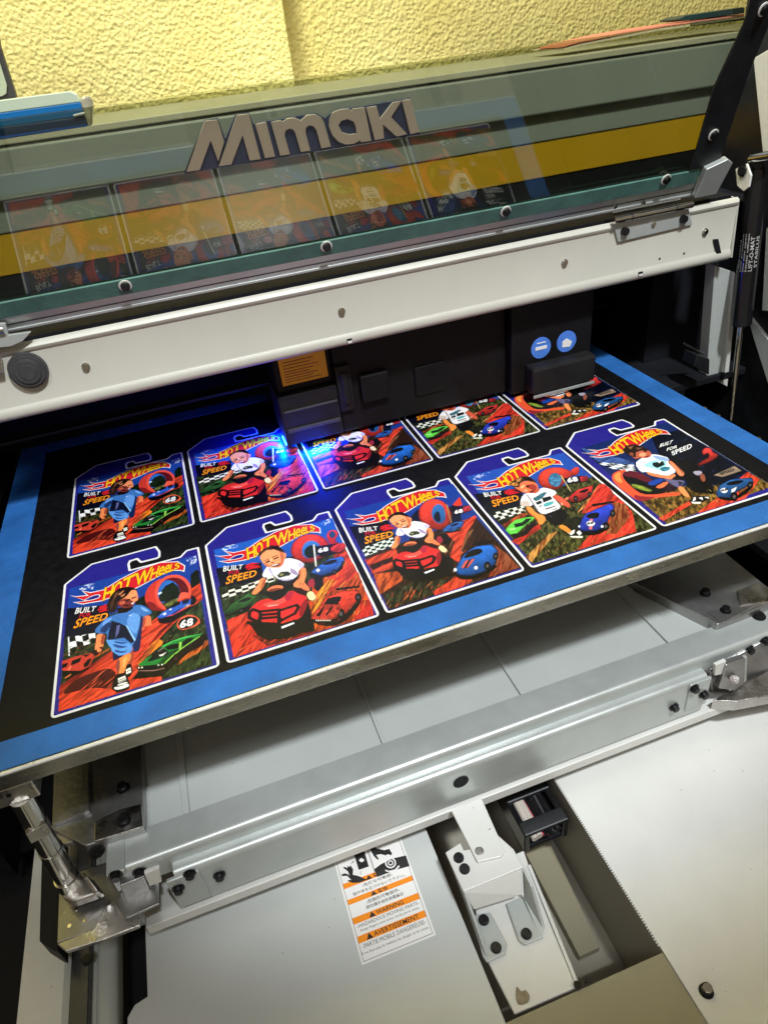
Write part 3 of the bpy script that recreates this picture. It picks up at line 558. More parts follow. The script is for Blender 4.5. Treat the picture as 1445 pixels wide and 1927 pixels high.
ss = thing('slot_floor', 'shaded brown grey well floor below the slot between the deck panels', 'machine floor', (275, -100, -292))
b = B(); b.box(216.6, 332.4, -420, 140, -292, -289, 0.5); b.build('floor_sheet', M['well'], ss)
b = B(); b.zp([(965, 1560), (1015, 1545), (1128, 1782), (1090, 1800)], -280, 8, 0.2); b.build('floor_step', M['deck_front'], ss)
fp = thing('front_cover_plate', 'olive grey cover plate closing the near end of the slot', 'cover plate', (275, -200, DZ))
ya = PZ(1246, 1792, DZ)[1]
b = B(); b.prism([PZ(948, 1926, DZ - 1), PZ(1246, 1792, DZ - 1), (332.2, -420, DZ - 1), (216.8, -420, DZ - 1)], (0, 0, -3), 0.4); b.build('plate_sheet', M['deck_front'], fp)
b = B(); b.cyl(PZ(1104, 1849, DZ), PZ(1104, 1849, DZ) + X([0, 0, 3]), 1.6, n=20, bev=0.4); b.cyl(PZ(1086, 1855, DZ), PZ(1086, 1855, DZ) + X([0, 0, 2]), 2.4, n=20, bev=0.4); b.build('edge_screw', M['bolt'], fp, smooth=True)
# ---------------------------------------------------------------- rails on both sides
def side_rail(mir, lbl):
    f = (lambda x: 543 - x) if mir else (lambda x: x)
    def bx_(b, x0, x1, *a): 
        u, v = f(x0), f(x1); return b.box(min(u, v), max(u, v), *a)
    t = thing('side_rail', lbl, 'rail', (f(-40), -100, -215))
    b = B(); bx_(b, -60, -36, -420, 120, -206, -196, 1.5); b.build('rail_base', M['paint'], t)
    b = B(); bx_(b, -53.5, -40.5, -420, 60, -195.9, -190, 0.8); b.build('rail_bar', M['rail'], t)
    b = B(); bx_(b, -38, -23, -420, 120, -212, -193, 5.5, 5); b.build('rail_tube', M['paint'], t, smooth=True)
    b = B(); bx_(b, -22, -3, -120, 120, -225, -218); b.build('dark_slot', M['black_inner'], t)
    b = B(); bx_(b, -92, -61, -420, 70, -204, -200, 1); b.build('side_cover', M['paint_warm'], t)
    return t
sr = side_rail(False, 'polished guide rail and grey tube at the lower left corner')
p = PZ(165, 1806, -190); bolt(sr, p, (0, 0, 1), 3.6, 1.2, washer=1.15)
sr2 = side_rail(True, 'grey rail tube beside the dark slot at the right edge')
dp = thing('dark_side_box', 'dark brown block hanging left of the corner bracket', 'bracket', (-70, -40, -200))
b = B(); b.zp([(80, 1560), (112, 1560), (110, 1790), (130, 1785), (110, 1790), (74, 1770)][:3] + [(102, 1788), (74, 1770)], -165, 20, 1); b.build('block', M['grey_black'], dp)
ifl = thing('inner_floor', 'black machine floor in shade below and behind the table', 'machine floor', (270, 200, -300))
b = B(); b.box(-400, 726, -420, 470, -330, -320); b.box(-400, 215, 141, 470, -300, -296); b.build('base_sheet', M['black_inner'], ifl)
# ---------------------------------------------------------------- slot bracket
sb = thing('slide_bracket', 'pale grey folded steel bracket with black screws standing in the slot', 'bracket', (250, -110, -212))
b = B(); b.zp([(892, 1640), (985, 1600), (1019, 1700), (1084, 1858), (968, 1908), (919, 1812), (896, 1740)], -203, 3, 0.8); b.build('base_strip', M['paint_warm'], sb)
b = B(); b.zp([(992, 1628), (998, 1626), (1090, 1852), (1084, 1855)], -201.5, 4, 0.5); b.build('strip_flange', M['paint_warm'], sb)
b = B(); b.zp([(849, 1525), (905, 1500), (950, 1602), (942, 1612), (898, 1622)], -166, 2.5, 0.6); b.build('upper_tongue', M['paint_warm'], sb)
b = B(); b.zp([(838, 1604), (866, 1586), (872, 1600), (884, 1598), (896, 1622), (948, 1604), (935, 1570), (966, 1598), (984, 1632), (872, 1678)], -168.5, 2, 0.5); b.build('bridge_plate', M['paint_warm'], sb)
lo = lambda x, y, z: PZ(x, y, z)
b = B(); b.prism([lo(840, 1606, -170), lo(872, 1679, -170), lo(915, 1800, -199), lo(905, 1790, -201), lo(875, 1700, -201)], (2, 0, 0), 0.4); b.build('left_flange', M['paint'], sb)
b = B(); b.prism([lo(982, 1634, -170), lo(998, 1668, -172), lo(1019, 1745, -199), lo(1016, 1764, -200), lo(985, 1690, -196)], (2, 0, 0), 0.4); b.build('right_flange', M['paint'], sb)
b = B(); b.prism([lo(873, 1680, -170), lo(980, 1636, -170), lo(981, 1684, -186), lo(892, 1712, -186)], (0, 1.8, 0), 0.3); b.build('front_web', M['paint_warm'], sb)
b = B(); b.zp([(888, 1722), (922, 1716), (954, 1776), (950, 1795), (916, 1811), (908, 1800)], -199.5, 2.5, 0.8); b.build('left_foot', M['paint'], sb)
b = B(); b.zp([(952, 1700), (983, 1686), (1010, 1700), (1021, 1764), (988, 1778), (976, 1770)], -199.5, 2.5, 0.8); b.build('right_foot', M['paint'], sb)
for x, y, z in [(863, 1615, -168.3), (874, 1636, -168.3), (910, 1732, -199.3), (933, 1784, -199.3), (990, 1758, -199.3)]:
    bolt(sb, PZ(x, y, z), (0, 0, 1), 3.3, 2.2, 'button_screw', 'bolt', washer=1.15, sock=(z < -190))
p = PZ(902, 1602, -166); bolt(sb, p, (0, 0, 1), 2.7, 0.8, 'pan_head_screw', 'alu', washer=1.15)
p = PZ(936, 1661, -180); bolt(sb, p, (0, -1, 0.2), 3.0, 4.5)
p = PZ(959, 1663, -180); b = B(); b.cyl(p, p + X([0, -1, 0.3]), 1.9, n=20); b.build('threaded_hole', M['black_inner'], sb)
me = shape_mesh([chaikin([(0, 0), (6, -1), (9, 2), (8, 7), (5, 6), (4, 11), (2, 8), (0, 4)], 2)], 0.05); gp = PZ(975, 1893, -202.9)
for v in me.vertices: v.co = Vector(((gp + X([v.co.x * 1.1, v.co.y, v.co.z])) - root_loc(sb)) * MM)
link('grime_patch', me, M['stain'], sb)
# ---------------------------------------------------------------- drag chain with cables
dc = thing('cable_chain', 'black cable carrier with red and cream cables in the slot behind the bracket', 'cable chain', (290, -40, -250))
zc = -212
qa, qb = PZ(945, 1490, zc), PZ(1052, 1455, zc); ca, cb = PZ(965, 1590, zc - 8), PZ(1078, 1545, zc - 8)
x0, x1 = qa[0] - 1, min(qb[0] + 3, 329); yA = qa[1] + 4; yB = ca[1] + 1
b = B(); b.box(x0, x0 + 5, yB - 2, yA + 20, zc - 26, zc - 2, 1); b.build('side_link', M['black_gloss'], dc)
b = B(); b.box(x1 - 5, x1, yB - 2, yA + 20, zc - 26, zc - 2, 1); b.build('side_link', M['black_gloss'], dc)
for i, yy in enumerate([yA - 9, yB + 4]):
    b = B(); b.box(x0, x1, yy - 6.2, yy + 6.2, zc - 4, zc, 1.2); b.build('cross_bar', M['black'], dc)
b = B(); b.box(x0, x1, yA + 8, yA + 16, zc - 4, zc, 1.2); b.build('cross_bar', M['black'], dc)
b = B(); b.box(x0 + 5, x1 - 5, yB, yA + 16, zc - 26, zc - 22); b.build('lower_guard', M['black_inner'], dc)
for i, (fx, rr, mm_) in enumerate([(0.10, 3.2, 'white_wire'), (0.22, 3.2, 'white_wire'), (0.33, 1.0, 'red_wire'), (0.40, 2.6, 'black_gloss'), (0.47, 0.9, 'red_wire'), (0.55, 3.4, 'black_gloss'), (0.68, 2.2, 'rubber'), (0.78, 3.6, 'black_gloss')]):
    xx = x0 + 6 + (x1 - x0 - 10) * fx
    b = B(); pts = [(xx, yB + (yA + 22 - yB) * t, zc - 8 + 1.5 * math.sin(3 * t + i)) for t in np.linspace(-0.05, 1, 9)]
    b.tube(pts, rr, 14); b.build('cable', M[mm_], dc, smooth=True)
# ---------------------------------------------------------------- warning label
wl = thing('warning_label', 'white and orange safety warning label with hand pictograms on the left deck panel', 'warning label', PZ(681, 1816, DZ))
K = 240 / 1445
TLq, TRq, BRq, BLq = [PZ(600 + x * K, 1540 + y * K, DZ + 0.25) for x, y in [(162, 455), (912, 178), (1325, 1320), (488, 1665)]]
Wl = 55.0; Hl = 79.5
def lab(u, v, z=0.0):     # u 0..1 left to right, v 0..1 bottom to top
    p = BLq * (1 - u) * (1 - v) + BRq * u * (1 - v) + TRq * u * v + TLq * (1 - u) * v; return p + X([0, 0, z])
def labpx(x, y, z=0.1): p = PZ(600 + x * K, 1540 + y * K, DZ + 0.25 + z); return p
b = B(); b.prism([lab(0, 0), lab(1, 0), lab(1, 1), lab(0, 1)], (0, 0, -0.2)); b.build('label_sheet', M['label'], wl)
t = T()
for (a, c) in [((0.03, 0.02), (0.97, 0.024)), ((0.03, 0.976), (0.97, 0.98)), ((0.03, 0.02), (0.035, 0.98)), ((0.965, 0.02), (0.97, 0.98)), ((0.492, 0.725), (0.497, 0.96)), ((0.503, 0.725), (0.508, 0.96))]:
    t.poly([lab(a[0], a[1], 0.06), lab(c[0], a[1], 0.06), lab(c[0], c[1], 0.06), lab(a[0], c[1], 0.06)])
t.build('printed_border', M['black_ink'], wl)
bands = [(0.675, 0.725), (0.52, 0.568), (0.34, 0.397), (0.172, 0.232)]
for v0, v1 in bands:
    t = T(); t.poly([lab(0.036, v0, 0.08), lab(0.964, v0, 0.08), lab(0.964, v1, 0.08), lab(0.036, v1, 0.08)]); t.build('orange_band', M['orange_ink'], wl)
t = T()
def lt(s, u0, u1, v0, v1, bold=0.01): t.add(s, [lab(u0, v0, 0.14), lab(u1, v0, 0.14), lab(u1, v1, 0.14), lab(u0, v1, 0.14)], bold)
def tri(u, v0, v1): t.poly([lab(u - 0.045, v0, 0.14), lab(u + 0.045, v0, 0.14), lab(u, v1, 0.14)])
tri(0.40, 0.679, 0.721); lt('警告', 0.46, 0.60, 0.682, 0.718, 0.02)
tri(0.40, 0.524, 0.564); lt('警告', 0.46, 0.60, 0.527, 0.562, 0.02)
tri(0.30, 0.345, 0.393); lt('WARNING', 0.36, 0.74, 0.349, 0.389, 0.012)
tri(0.19, 0.177, 0.228); lt('AVERTISSEMENT', 0.25, 0.87, 0.181, 0.224, 0.012)
t.build('heading_text', M['black_ink'], wl)
t = T()
lt('-危険な可動部-', 0.28, 0.72, 0.630, 0.662); lt('指や体を近づけないで下さい。', 0.13, 0.88, 0.582, 0.614)
lt('-危險的可動部件-', 0.27, 0.75, 0.470, 0.505); lt('請勿讓手指和身體靠近', 0.25, 0.78, 0.425, 0.458)
lt('-HAZARDOUS MOVING PARTS-', 0.07, 0.93, 0.298, 0.328, 0.0); lt('Keep fingers and other body parts away.', 0.10, 0.92, 0.255, 0.282, 0.0)
lt('-PARTIE MOBILE DANGEREUSE-', 0.07, 0.93, 0.118, 0.156, 0.0); lt('Il ne faut pas le mettre les doigts et le corps.', 0.04, 0.95, 0.066, 0.095, 0.0)
t.build('small_text', M['grey_ink'], wl)
def lring(name, rings, material, zz):
    def c(pts): return [(labpx(x, y)[0] - BLq[0], labpx(x, y)[1] - BLq[1]) for x, y in pts]
    me = shape_mesh([c(r) for r in rings], 0.0)
    for v in me.vertices: v.co = Vector((X([v.co.x + BLq[0], v.co.y + BLq[1], DZ + 0.25 + zz]) - root_loc(wl)) * MM)
    return link(name, me, M[material], wl)
def circ(cx, cy, r, n=24, k=1.0): return [(cx + r * math.cos(2 * math.pi * i / n), cy + r * k * math.sin(2 * math.pi * i / n)) for i in range(n)]
lring('hand_pictogram', [[(255, 640), (290, 622), (330, 632), (350, 650), (330, 600), (275, 560), (290, 548), (325, 565), (320, 538), (345, 550), (360, 530), (375, 560), (388, 572), (385, 640), (440, 650), (550, 695), (460, 728), (380, 732), (325, 708), (345, 695), (370, 700), (320, 650), (262, 655)]], 'black_ink', 0.1)
lring('box_pictogram', [[(398, 408), (512, 362), (565, 545), (452, 585)], [(452, 480), (470, 455), (488, 448), (500, 462), (512, 462), (512, 485), (492, 490), (485, 502), (470, 488)]], 'black_ink', 0.1)
lring('hand_pictogram', [[(568, 332), (632, 315), (650, 340), (740, 360), (800, 345), (812, 375), (828, 392), (820, 420), (780, 405), (760, 420), (700, 405), (650, 415), (680, 462), (665, 470), (620, 425)]], 'black_ink', 0.1)
lring('roller_pictogram', [[(628, 575), (700, 520), (830, 455), (985, 420), (1028, 540), (880, 582), (660, 665)]], 'black_ink', 0.1)
lring('roller_mark', [circ(812, 505, 62), circ(812, 505, 46)], 'label', 0.16); lring('roller_mark', [circ(812, 505, 30), circ(812, 505, 18)], 'label', 0.16)
lring('roller_mark', [[(752, 580), (790, 595), (860, 580), (905, 530), (915, 550), (870, 595), (800, 610), (755, 600)]], 'label', 0.16)
lring('spark_pictogram', [[(370, 520), (388, 490), (398, 505), (402, 470), (396, 492), (385, 480), (366, 518)], [(455, 625), (485, 635), (470, 612), (490, 590), (465, 610), (480, 630)]], 'black_ink', 0.1)
# ---------------------------------------------------------------- printed cards: artwork painted procedurally on fine coloured meshes
PITX, PITY, CW = 109.522, 173.022, 105.0
RES = 5; NX, NY = 105 * RES, 160 * RES
def vnoise(h, w_, cell, seed, ang=0.0, stretch=1.0):
    rs = np.random.RandomState(seed); G = rs.rand(64, 64)
    yy, xx = np.mgrid[0:h, 0:w_].astype(float); ca_, sa_ = math.cos(ang), math.sin(ang)
    u = (xx * ca_ + yy * sa_) / (cell * stretch); v = (-xx * sa_ + yy * ca_) / cell
    i = np.floor(u).astype(int); j = np.floor(v).astype(int); fu = u - i; fv = v - j; fu = fu * fu * (3 - 2 * fu); fv = fv * fv * (3 - 2 * fv)
    g = lambda a, b_: G[a % 64, b_ % 64]
    return (g(i, j) * (1 - fu) + g(i + 1, j) * fu) * (1 - fv) + (g(i, j + 1) * (1 - fu) + g(i + 1, j + 1) * fu) * fv
def fbm(cell, seed, ang=0.0, stretch=1.0): return (vnoise(NY, NX, cell, seed, ang, stretch) * 0.5 + vnoise(NY, NX, cell / 2.1, seed + 1, ang, stretch) * 0.3 + vnoise(NY, NX, cell / 4.3, seed + 2, ang, stretch) * 0.2)
N_F = fbm(22, 3); N_G = fbm(9, 11, 1.1, 2.5); N_S = [fbm(7, 21 + i, a, 9) for i, a in enumerate([0.55, 0.95, 1.25, 0.2])]; N_T = fbm(10, 40); N_M = fbm(14, 60); N_P = fbm(3, 70)
def inside(poly, xs, ys):
    res = np.zeros(xs.shape, bool); n = len(poly)
    for i in range(n):
        x1, y1 = poly[i]; x2, y2 = poly[(i + 1) % n]
        if y1 == y2: continue
        c = ((y1 > ys) != (y2 > ys)) & (xs < (x2 - x1) * (ys - y1) / (y2 - y1) + x1); res ^= c
    return res
class Art:
    def __init__(s, crop, k, col):
        s.cx, s.cy = crop; s.k = k; s.o = X([col * PITX, 0.0]); s.img = np.zeros((NY, NX, 3)); s.masks = {}
    def fr(s, x, y, wd, ow=1445.0): s.cx, s.cy, s.k = x, y, wd / ow
    def P(s, part, items):
        for it in items: s.paint(part, it[0], it[2] if len(it) > 2 else 'p', it[1], it[3] if len(it) > 3 else (0 if sum(it[0]) < 175 else 1))
    def mm(s, pts): return [tuple(PZ(s.cx + x * s.k, s.cy + y * s.k, 0.0)[:2] - s.o) for x, y in pts]
    def paint(s, part, col, tex, pts, sm=0, raw=False):
        P = X(pts if raw else s.mm(pts)); 
        if sm: P = chaikin(P, sm)
        P = P * RES
        x0, y0 = np.maximum(np.floor(P.min(0)).astype(int) - 1, 0); x1, y1 = np.ceil(P.max(0)).astype(int) + 1; x1 = min(x1, NX); y1 = min(y1, NY)
        if x1 <= x0 or y1 <= y0: return
        ys, xs = np.mgrid[y0:y1, x0:x1] + 0.5; mk = inside(P, xs, ys)
        sl = (slice(y0, y1), slice(x0, x1)); c = X(lin(col)); hh = (ys - y0) / max(1, (y1 - y0)); ww = (xs - x0) / max(1, (x1 - x0))
        if tex == 'f': v = 0.86 + 0.28 * N_F[sl]; out = c * v[..., None]
        elif tex == 'p': v = 0.90 + 0.2 * N_P[sl]; out = c * v[..., None]
        elif tex == 'm': v = 0.40 + 0.95 * hh + 0.35 * (N_F[sl] - 0.5); out = c * v[..., None]
        elif tex == 'v': v = 0.35 + 1.1 * np.clip(N_T[sl] * 1.6 - 0.35, 0, 1) ; out = c * v[..., None]
        elif tex == 'g':
            v = np.clip(N_G[sl] * 2.2 - 0.6, 0, 1) ** 1.5; out = c * (0.25 + 1.9 * v[..., None]); out[..., 0] *= 1 + 0.5 * N_T[sl]
        elif tex in ('s', 't', 'u', 'w'):
            v = np.clip(N_S['stuw'.index(tex)][sl] * 2.4 - 0.7, 0, 1); out = c * (0.45 + 0.85 * v[..., None])
        elif tex == 'o':     # flame
            v = np.clip(N_S[1][sl] * 2.6 - 0.8, 0, 1)[..., None]; out = X(lin((120, 40, 15))) * (1 - v) + X(lin(col)) * v
        elif tex == 'k':     # sky
            out = c * (0.55 + 0.6 * hh[..., None] ** 0.7) * (0.92 + 0.16 * N_F[sl][..., None])
        elif tex == 'c':     # cloud
            a = np.clip(N_T[sl] * 3 - 1.4, 0, 1)[..., None]; out = s.img[sl] * (1 - a) + c * a
        elif tex == 'x': out = s.img[sl] * c
        elif tex.startswith('h'):       # checker flag, uv from the first 4 points
            nu, nv = int(tex[1]), int(tex[2]); a_, b_, c_, d_ = [X(q) * RES for q in (pts if raw else s.mm(pts))[:4]]
            eu = b_ - a_; ev = d_ - a_; det = eu[0] * ev[1] - eu[1] * ev[0]; dx = xs - a_[0]; dy = ys - a_[1]
            u = (dx * ev[1] - dy * ev[0]) / det; v = (-dx * eu[1] + dy * eu[0]) / det; v = v + 0.08 * np.sin(u * 9)
            q = ((np.floor(u * nu) + np.floor(v * nv)) % 2)[..., None]; out = q * c + (1 - q) * X(lin((18, 20, 22)))
        if tex[0] not in 'kgoxchp' and part != 'picture':
            r_ = max(2, int(min(y1 - y0, x1 - x0) * 0.10)); mf = mk.astype(float)
            for ax_ in (0, 1):
                cs = np.cumsum(np.pad(mf, [(r_ + 1, r_) if q == ax_ else (0, 0) for q in (0, 1)]), axis=ax_)
                mf = (np.take(cs, range(2 * r_ + 1, cs.shape[ax_]), ax_) - np.take(cs, range(0, cs.shape[ax_] - 2 * r_ - 1), ax_)) / (2 * r_ + 1)
            sh = np.clip(mf * 2.6 - 1.25, 0, 1); out = out * (0.42 + 0.62 * sh + 0.22 * (hh - 0.4) + 0.35 * (N_M[sl] - 0.5))[..., None]
        if part == 'picture':
            for k_, m_ in s.masks.items():
                if k_ != 'picture': mk = mk & ~m_[sl]
        s.img[sl][mk] = out[mk]
        if part not in s.masks: s.masks[part] = np.zeros((NY, NX), bool)
        s.masks[part][sl] |= mk
    def line(s, part, col, wd, pts, sm=0, closed=False):
        P = [X(p) for p in s.mm(pts)]
        if closed: P = P + [P[0]]
        for a, c in zip(P[:-1], P[1:]):
            d = c - a; L_ = np.linalg.norm(d)
            if L_ < 1e-6: continue
            d = d / L_; n = X([-d[1], d[0]]) * wd / 2; a = a - d * wd * 0.3; c = c + d * wd * 0.3
            s.paint(part, col, 'f', [tuple(a + n), tuple(c + n), tuple(c - n), tuple(a - n)], raw=True)
    def strokes(s, part, region, n, ang, length, wd, cols, seed=1, jit=0.25):
        rs = np.random.RandomState(seed); P = X(s.mm(region)); lo, hi = P.min(0), P.max(0)
        for _ in range(n):
            q = lo + rs.rand(2) * (hi - lo)
            if not inside(P, X([[q[0]]]), X([[q[1]]]))[0, 0]: continue
            a = ang + rs.randn() * jit; L_ = length * (0.4 + 1.1 * rs.rand()); d = X([math.cos(a), math.sin(a)]) * L_ / 2; e = X([-math.sin(a), math.cos(a)]) * wd * (0.4 + rs.rand()) / 2
            s.paint(part, cols[rs.randint(len(cols))], 'f', [tuple(q - d), tuple(q + e), tuple(q + d), tuple(q - e)], raw=True)
def car(A, part, body, col, glass=None, under=None, wheels=(), spoiler=None, stripe=None, scol=(240, 240, 240), lights=()):
    if under: A.paint(part, (12, 10, 12), 'f', under, 1)
    A.paint(part, col, 'm', body, 0)
    A.line(part, (12, 10, 14), 0.4, body, closed=True)
    A.strokes(part, body, 26, 0.5, 5, 0.5, [(15, 15, 20), tuple(min(255, int(v * 1.5 + 45)) for v in col), tuple(int(v * 0.45) for v in col)], seed=int(body[0][0]), jit=0.3)
    if stripe:
        for st in stripe: A.paint(part, scol, 'f', st)
    if glass: A.paint(part, (14, 18, 24), 'f', glass, 1)
    for (x, y, r) in wheels:
        A.paint(part, (14, 13, 14), 'f', circ(x, y, r, 14, 1.25)); A.paint(part, (95, 90, 88), 'f', circ(x, y, r * 0.45, 10, 1.25))
    if spoiler: A.paint(part, (16, 16, 20), 'f', spoiler)
    for (x, y, r) in lights: A.paint(part, (235, 240, 255), 'f', circ(x, y, r, 8))
SK = (224, 140, 98); SKD = (150, 78, 50)
def face(A, pts, shade, eyes, mouth, nose):
    A.paint('child', SK, 'm', pts, 2); A.paint('child', SKD, 'f', shade, 2)
    for x, y in eyes: A.paint('child', (60, 30, 22), 'f', [(x - 10, y + 2), (x, y - 4), (x + 10, y - 3), (x + 8, y + 4), (x - 6, y + 5)], 1)
    A.paint('child', (120, 40, 34), 'f', mouth, 1); A.paint('child', SKD, 'f', nose, 1)
RIDE = [((24, 16, 16), [(110, 1220), (200, 1230), (560, 1260), (830, 1180), (960, 930), (1000, 960), (1060, 1200), (1090, 1350), (900, 1380), (700, 1460), (400, 1480), (260, 1410), (190, 1300)]), ((18, 16, 18), [(1080, 560), (1200, 560), (1205, 700), (1130, 785), (1068, 742)]), ((178, 42, 62), [(978, 640), (1062, 588), (1094, 702), (1000, 745)]), ((60, 20, 26), [(800, 720), (960, 760), (960, 850), (860, 830), (760, 760)]),
 ((222, 42, 42), [(158, 1030), (280, 920), (420, 880), (520, 920), (640, 870), (740, 756), (870, 830), (962, 848), (984, 940), (942, 1080), (862, 1182), (760, 1192), (600, 1222), (560, 1212), (240, 1212), (148, 1122)]), ((246, 84, 70), [(320, 965), (500, 930), (700, 850), (660, 950), (420, 1010)]), ((160, 26, 36), [(862, 1010), (976, 868), (980, 960), (934, 1092), (862, 1172)]), ((190, 30, 60), [(640, 860), (740, 770), (790, 800), (740, 900), (680, 930)]), ((240, 170, 160), [(408, 992), (560, 972), (562, 982), (412, 1004)], 'p', 0)]
FRM = [([(200, 1040), (150, 1092), (150, 1160), (262, 1222), (312, 1142), (300, 1078)], 1), ([(570, 1062), (822, 980), (852, 1010), (800, 1102), (602, 1202), (570, 1150)], 1), ([(310, 1072), (575, 1046)], 0), ([(320, 1122), (560, 1102)], 0), ([(320, 1172), (560, 1152)], 0), ([(310, 1080), (290, 1300)], 0), ([(572, 1062), (570, 1320)], 0), ([(120, 1230), (560, 1250)], 0)]
RIDE2 = [((225, 232, 238), [(604, 1290), (780, 1228), (792, 1246), (616, 1318)], 'p', 0), ((26, 24, 28), [(268, 810), (300, 768), (380, 790), (480, 800), (640, 700), (742, 720), (642, 852), (520, 922), (440, 892), (380, 842)])]
RCH = [((28, 26, 30), [(560, 620), (850, 570), (852, 642), (760, 702), (650, 722), (600, 692), (518, 684)]), ((232, 122, 76), [(380, 772), (500, 698), (622, 700), (640, 742), (470, 792)]), ((150, 66, 46), [(400, 770), (520, 735), (640, 740), (470, 792)]), ((236, 124, 78), [(900, 620), (1014, 742), (1002, 784), (920, 762), (858, 700)]), ((236, 206, 152), [(955, 822), (1040, 768), (1114, 880), (1060, 924), (1010, 912)]), ((160, 130, 90), [(1010, 905), (1060, 915), (1110, 875), (1112, 890), (1060, 932)], 'p', 0),
 ((242, 138, 82), [(308, 590), (402, 602), (350, 720), (300, 782), (240, 834), (178, 824), (200, 780), (270, 700)]), ((190, 88, 56), [(355, 600), (402, 606), (332, 742), (300, 762)]), ((242, 136, 80), [(850, 470), (950, 430), (968, 540), (932, 652), (932, 702), (860, 744), (758, 702), (830, 622), (870, 572)]), ((186, 84, 56), [(850, 480), (890, 470), (880, 580), (840, 640), (830, 620), (866, 570)]), ((120, 44, 34), [(860, 700), (885, 650), (892, 654), (870, 704)], 'p', 0), ((120, 44, 34), [(900, 700), (918, 660), (924, 664), (908, 704)], 'p', 0),
 ((224, 218, 234), [(318, 582), (380, 450), (450, 418), (560, 460), (640, 400), (650, 318), (740, 308), (880, 350), (952, 410), (860, 472), (842, 560), (760, 622), (660, 642), (560, 612), (480, 540), (448, 584)]), ((160, 142, 178), [(720, 440), (832, 500), (842, 566), (748, 530)]), ((176, 164, 200), [(436, 430), (470, 500), (500, 560), (470, 545), (420, 480)]), ((190, 184, 216), [(860, 360), (950, 410), (870, 465), (840, 430)]), ((255, 252, 255), [(660, 330), (760, 330), (840, 380), (720, 380)]), ((170, 165, 200), [(560, 600), (660, 620), (760, 600), (760, 622), (660, 642), (560, 614)]),
 ((58, 62, 50), [(545, 560), (600, 508), (700, 500), (748, 530), (720, 562), (640, 592), (570, 592)]), ((170, 170, 100), [(570, 550), (620, 525), (650, 545), (600, 570)], 'v'), ((230, 226, 236), [(600, 590), (700, 560), (690, 570), (610, 600)], 'p', 0),
 ((236, 132, 88), [(640, 240), (676, 234), (674, 300), (645, 312)]), ((244, 152, 100), [(290, 290), (340, 220), (480, 178), (590, 200), (642, 230), (668, 280), (642, 370), (602, 440), (520, 452), (400, 440), (340, 380)]), ((208, 106, 70), [(575, 205), (642, 240), (650, 330), (602, 432), (560, 442), (606, 350), (592, 270)]), ((218, 116, 78), [(340, 370), (420, 400), (450, 440), (390, 436)]),
 ((70, 30, 26), [(372, 372), (430, 342), (452, 358), (400, 382)], 'p', 0), ((70, 30, 26), [(486, 322), (560, 288), (574, 302), (500, 336)], 'p', 0), ((150, 70, 48), [(360, 345), (430, 318), (434, 328), (366, 356)], 'p', 0), ((150, 70, 48), [(470, 296), (550, 262), (556, 272), (478, 308)], 'p', 0), ((186, 84, 56), [(466, 362), (512, 372), (482, 392), (462, 380)]), ((255, 190, 140), [(450, 320), (470, 316), (476, 360), (460, 360)], 'p', 0), ((120, 36, 34), [(446, 412), (540, 392), (596, 382), (562, 432), (490, 438)], 'p', 0), ((252, 238, 228), [(468, 412), (564, 392), (552, 406), (480, 422)], 'p', 0),
 ((66, 42, 30), [(268, 282), (290, 230), (380, 168), (460, 128), (560, 133), (642, 200), (652, 232), (600, 220), (500, 186), (380, 202), (312, 272)]), ((140, 96, 64), [(320, 235), (400, 185), (450, 160), (400, 200), (330, 250)], 'p', 0), ((30, 18, 16), [(470, 150), (560, 145), (630, 200), (560, 180), (500, 172)], 'p', 0)]
def ridegroup(A, f, wd, hair=None):
    g = lambda it: (it[0], [f(*p) for p in it[1]]) + tuple(it[2:])
    A.P('ride_on', [g(i) for i in RIDE])
    for pts, cl in FRM: A.line('ride_on', (18, 14, 16), wd, [f(*p) for p in pts], closed=bool(cl))
    A.P('ride_on', [g(i) for i in RIDE2]); items = [g(i) for i in RCH]
    if hair: items = [(hair if i[0] == (66, 42, 30) else ((50, 36, 30) if i[0] == (140, 96, 64) else i[0]),) + tuple(i[1:]) for i in items]
    A.P('child', items)
def panel(A, pts): A.paint('picture', (16, 18, 44), 'f', pts)
RECT = {}
arts = []
# picture 1 : toddler in a blue outfit beside a green car
A = Art((80, 1000), 360 / 1445, 0); P_ = lambda *a, **k: A.paint('picture', *a, **k)
P_((30, 70, 165), 'k', [(205, 432), (1165, 178), (1285, 1010), (118, 1366)])
P_((225, 235, 245), 'c', [(290, 400), (400, 395), (380, 440), (280, 440)]); P_((230, 235, 245), 'c', [(1080, 200), (1160, 180), (1170, 230), (1110, 260)])
P_((40, 62, 30), 'g', [(172, 760), (700, 560), (1180, 400), (1283, 1008), (120, 1365)])
P_((24, 44, 24), 'v', [(700, 520), (780, 480), (1120, 400), (1120, 330), (1160, 290), (1185, 300), (1200, 440), (1000, 560), (720, 640)])
panel(A, [(188, 582), (500, 555), (520, 740), (165, 800)])
P_((224, 66, 38), 's', [(1192, 392), (1212, 510), (1050, 640), (930, 760), (840, 860), (760, 980), (700, 1100), (900, 1095), (905, 1125), (120, 1362), (133, 1170), (530, 900), (770, 720), (850, 660), (1000, 560), (1120, 440)])
P_((150, 30, 24), 's', [(1060, 620), (930, 740), (820, 870), (800, 860), (900, 740), (1040, 610)]); P_((170, 40, 28), 's', [(133, 1165), (530, 898), (540, 920), (135, 1200)])
P_((92, 18, 20), 'f', [(140, 1235), (230, 1130), (330, 1085), (540, 1015), (575, 1150), (510, 1195), (420, 1180), (330, 1192), (230, 1215)], 2)
P_((250, 138, 36), 'o', [(700, 1010), (860, 800), (930, 840), (820, 920), (740, 1000)], 1); P_((245, 130, 40), 'o', [(930, 1010), (1100, 900), (1245, 810), (1262, 860), (1110, 960), (1000, 1000)], 1)
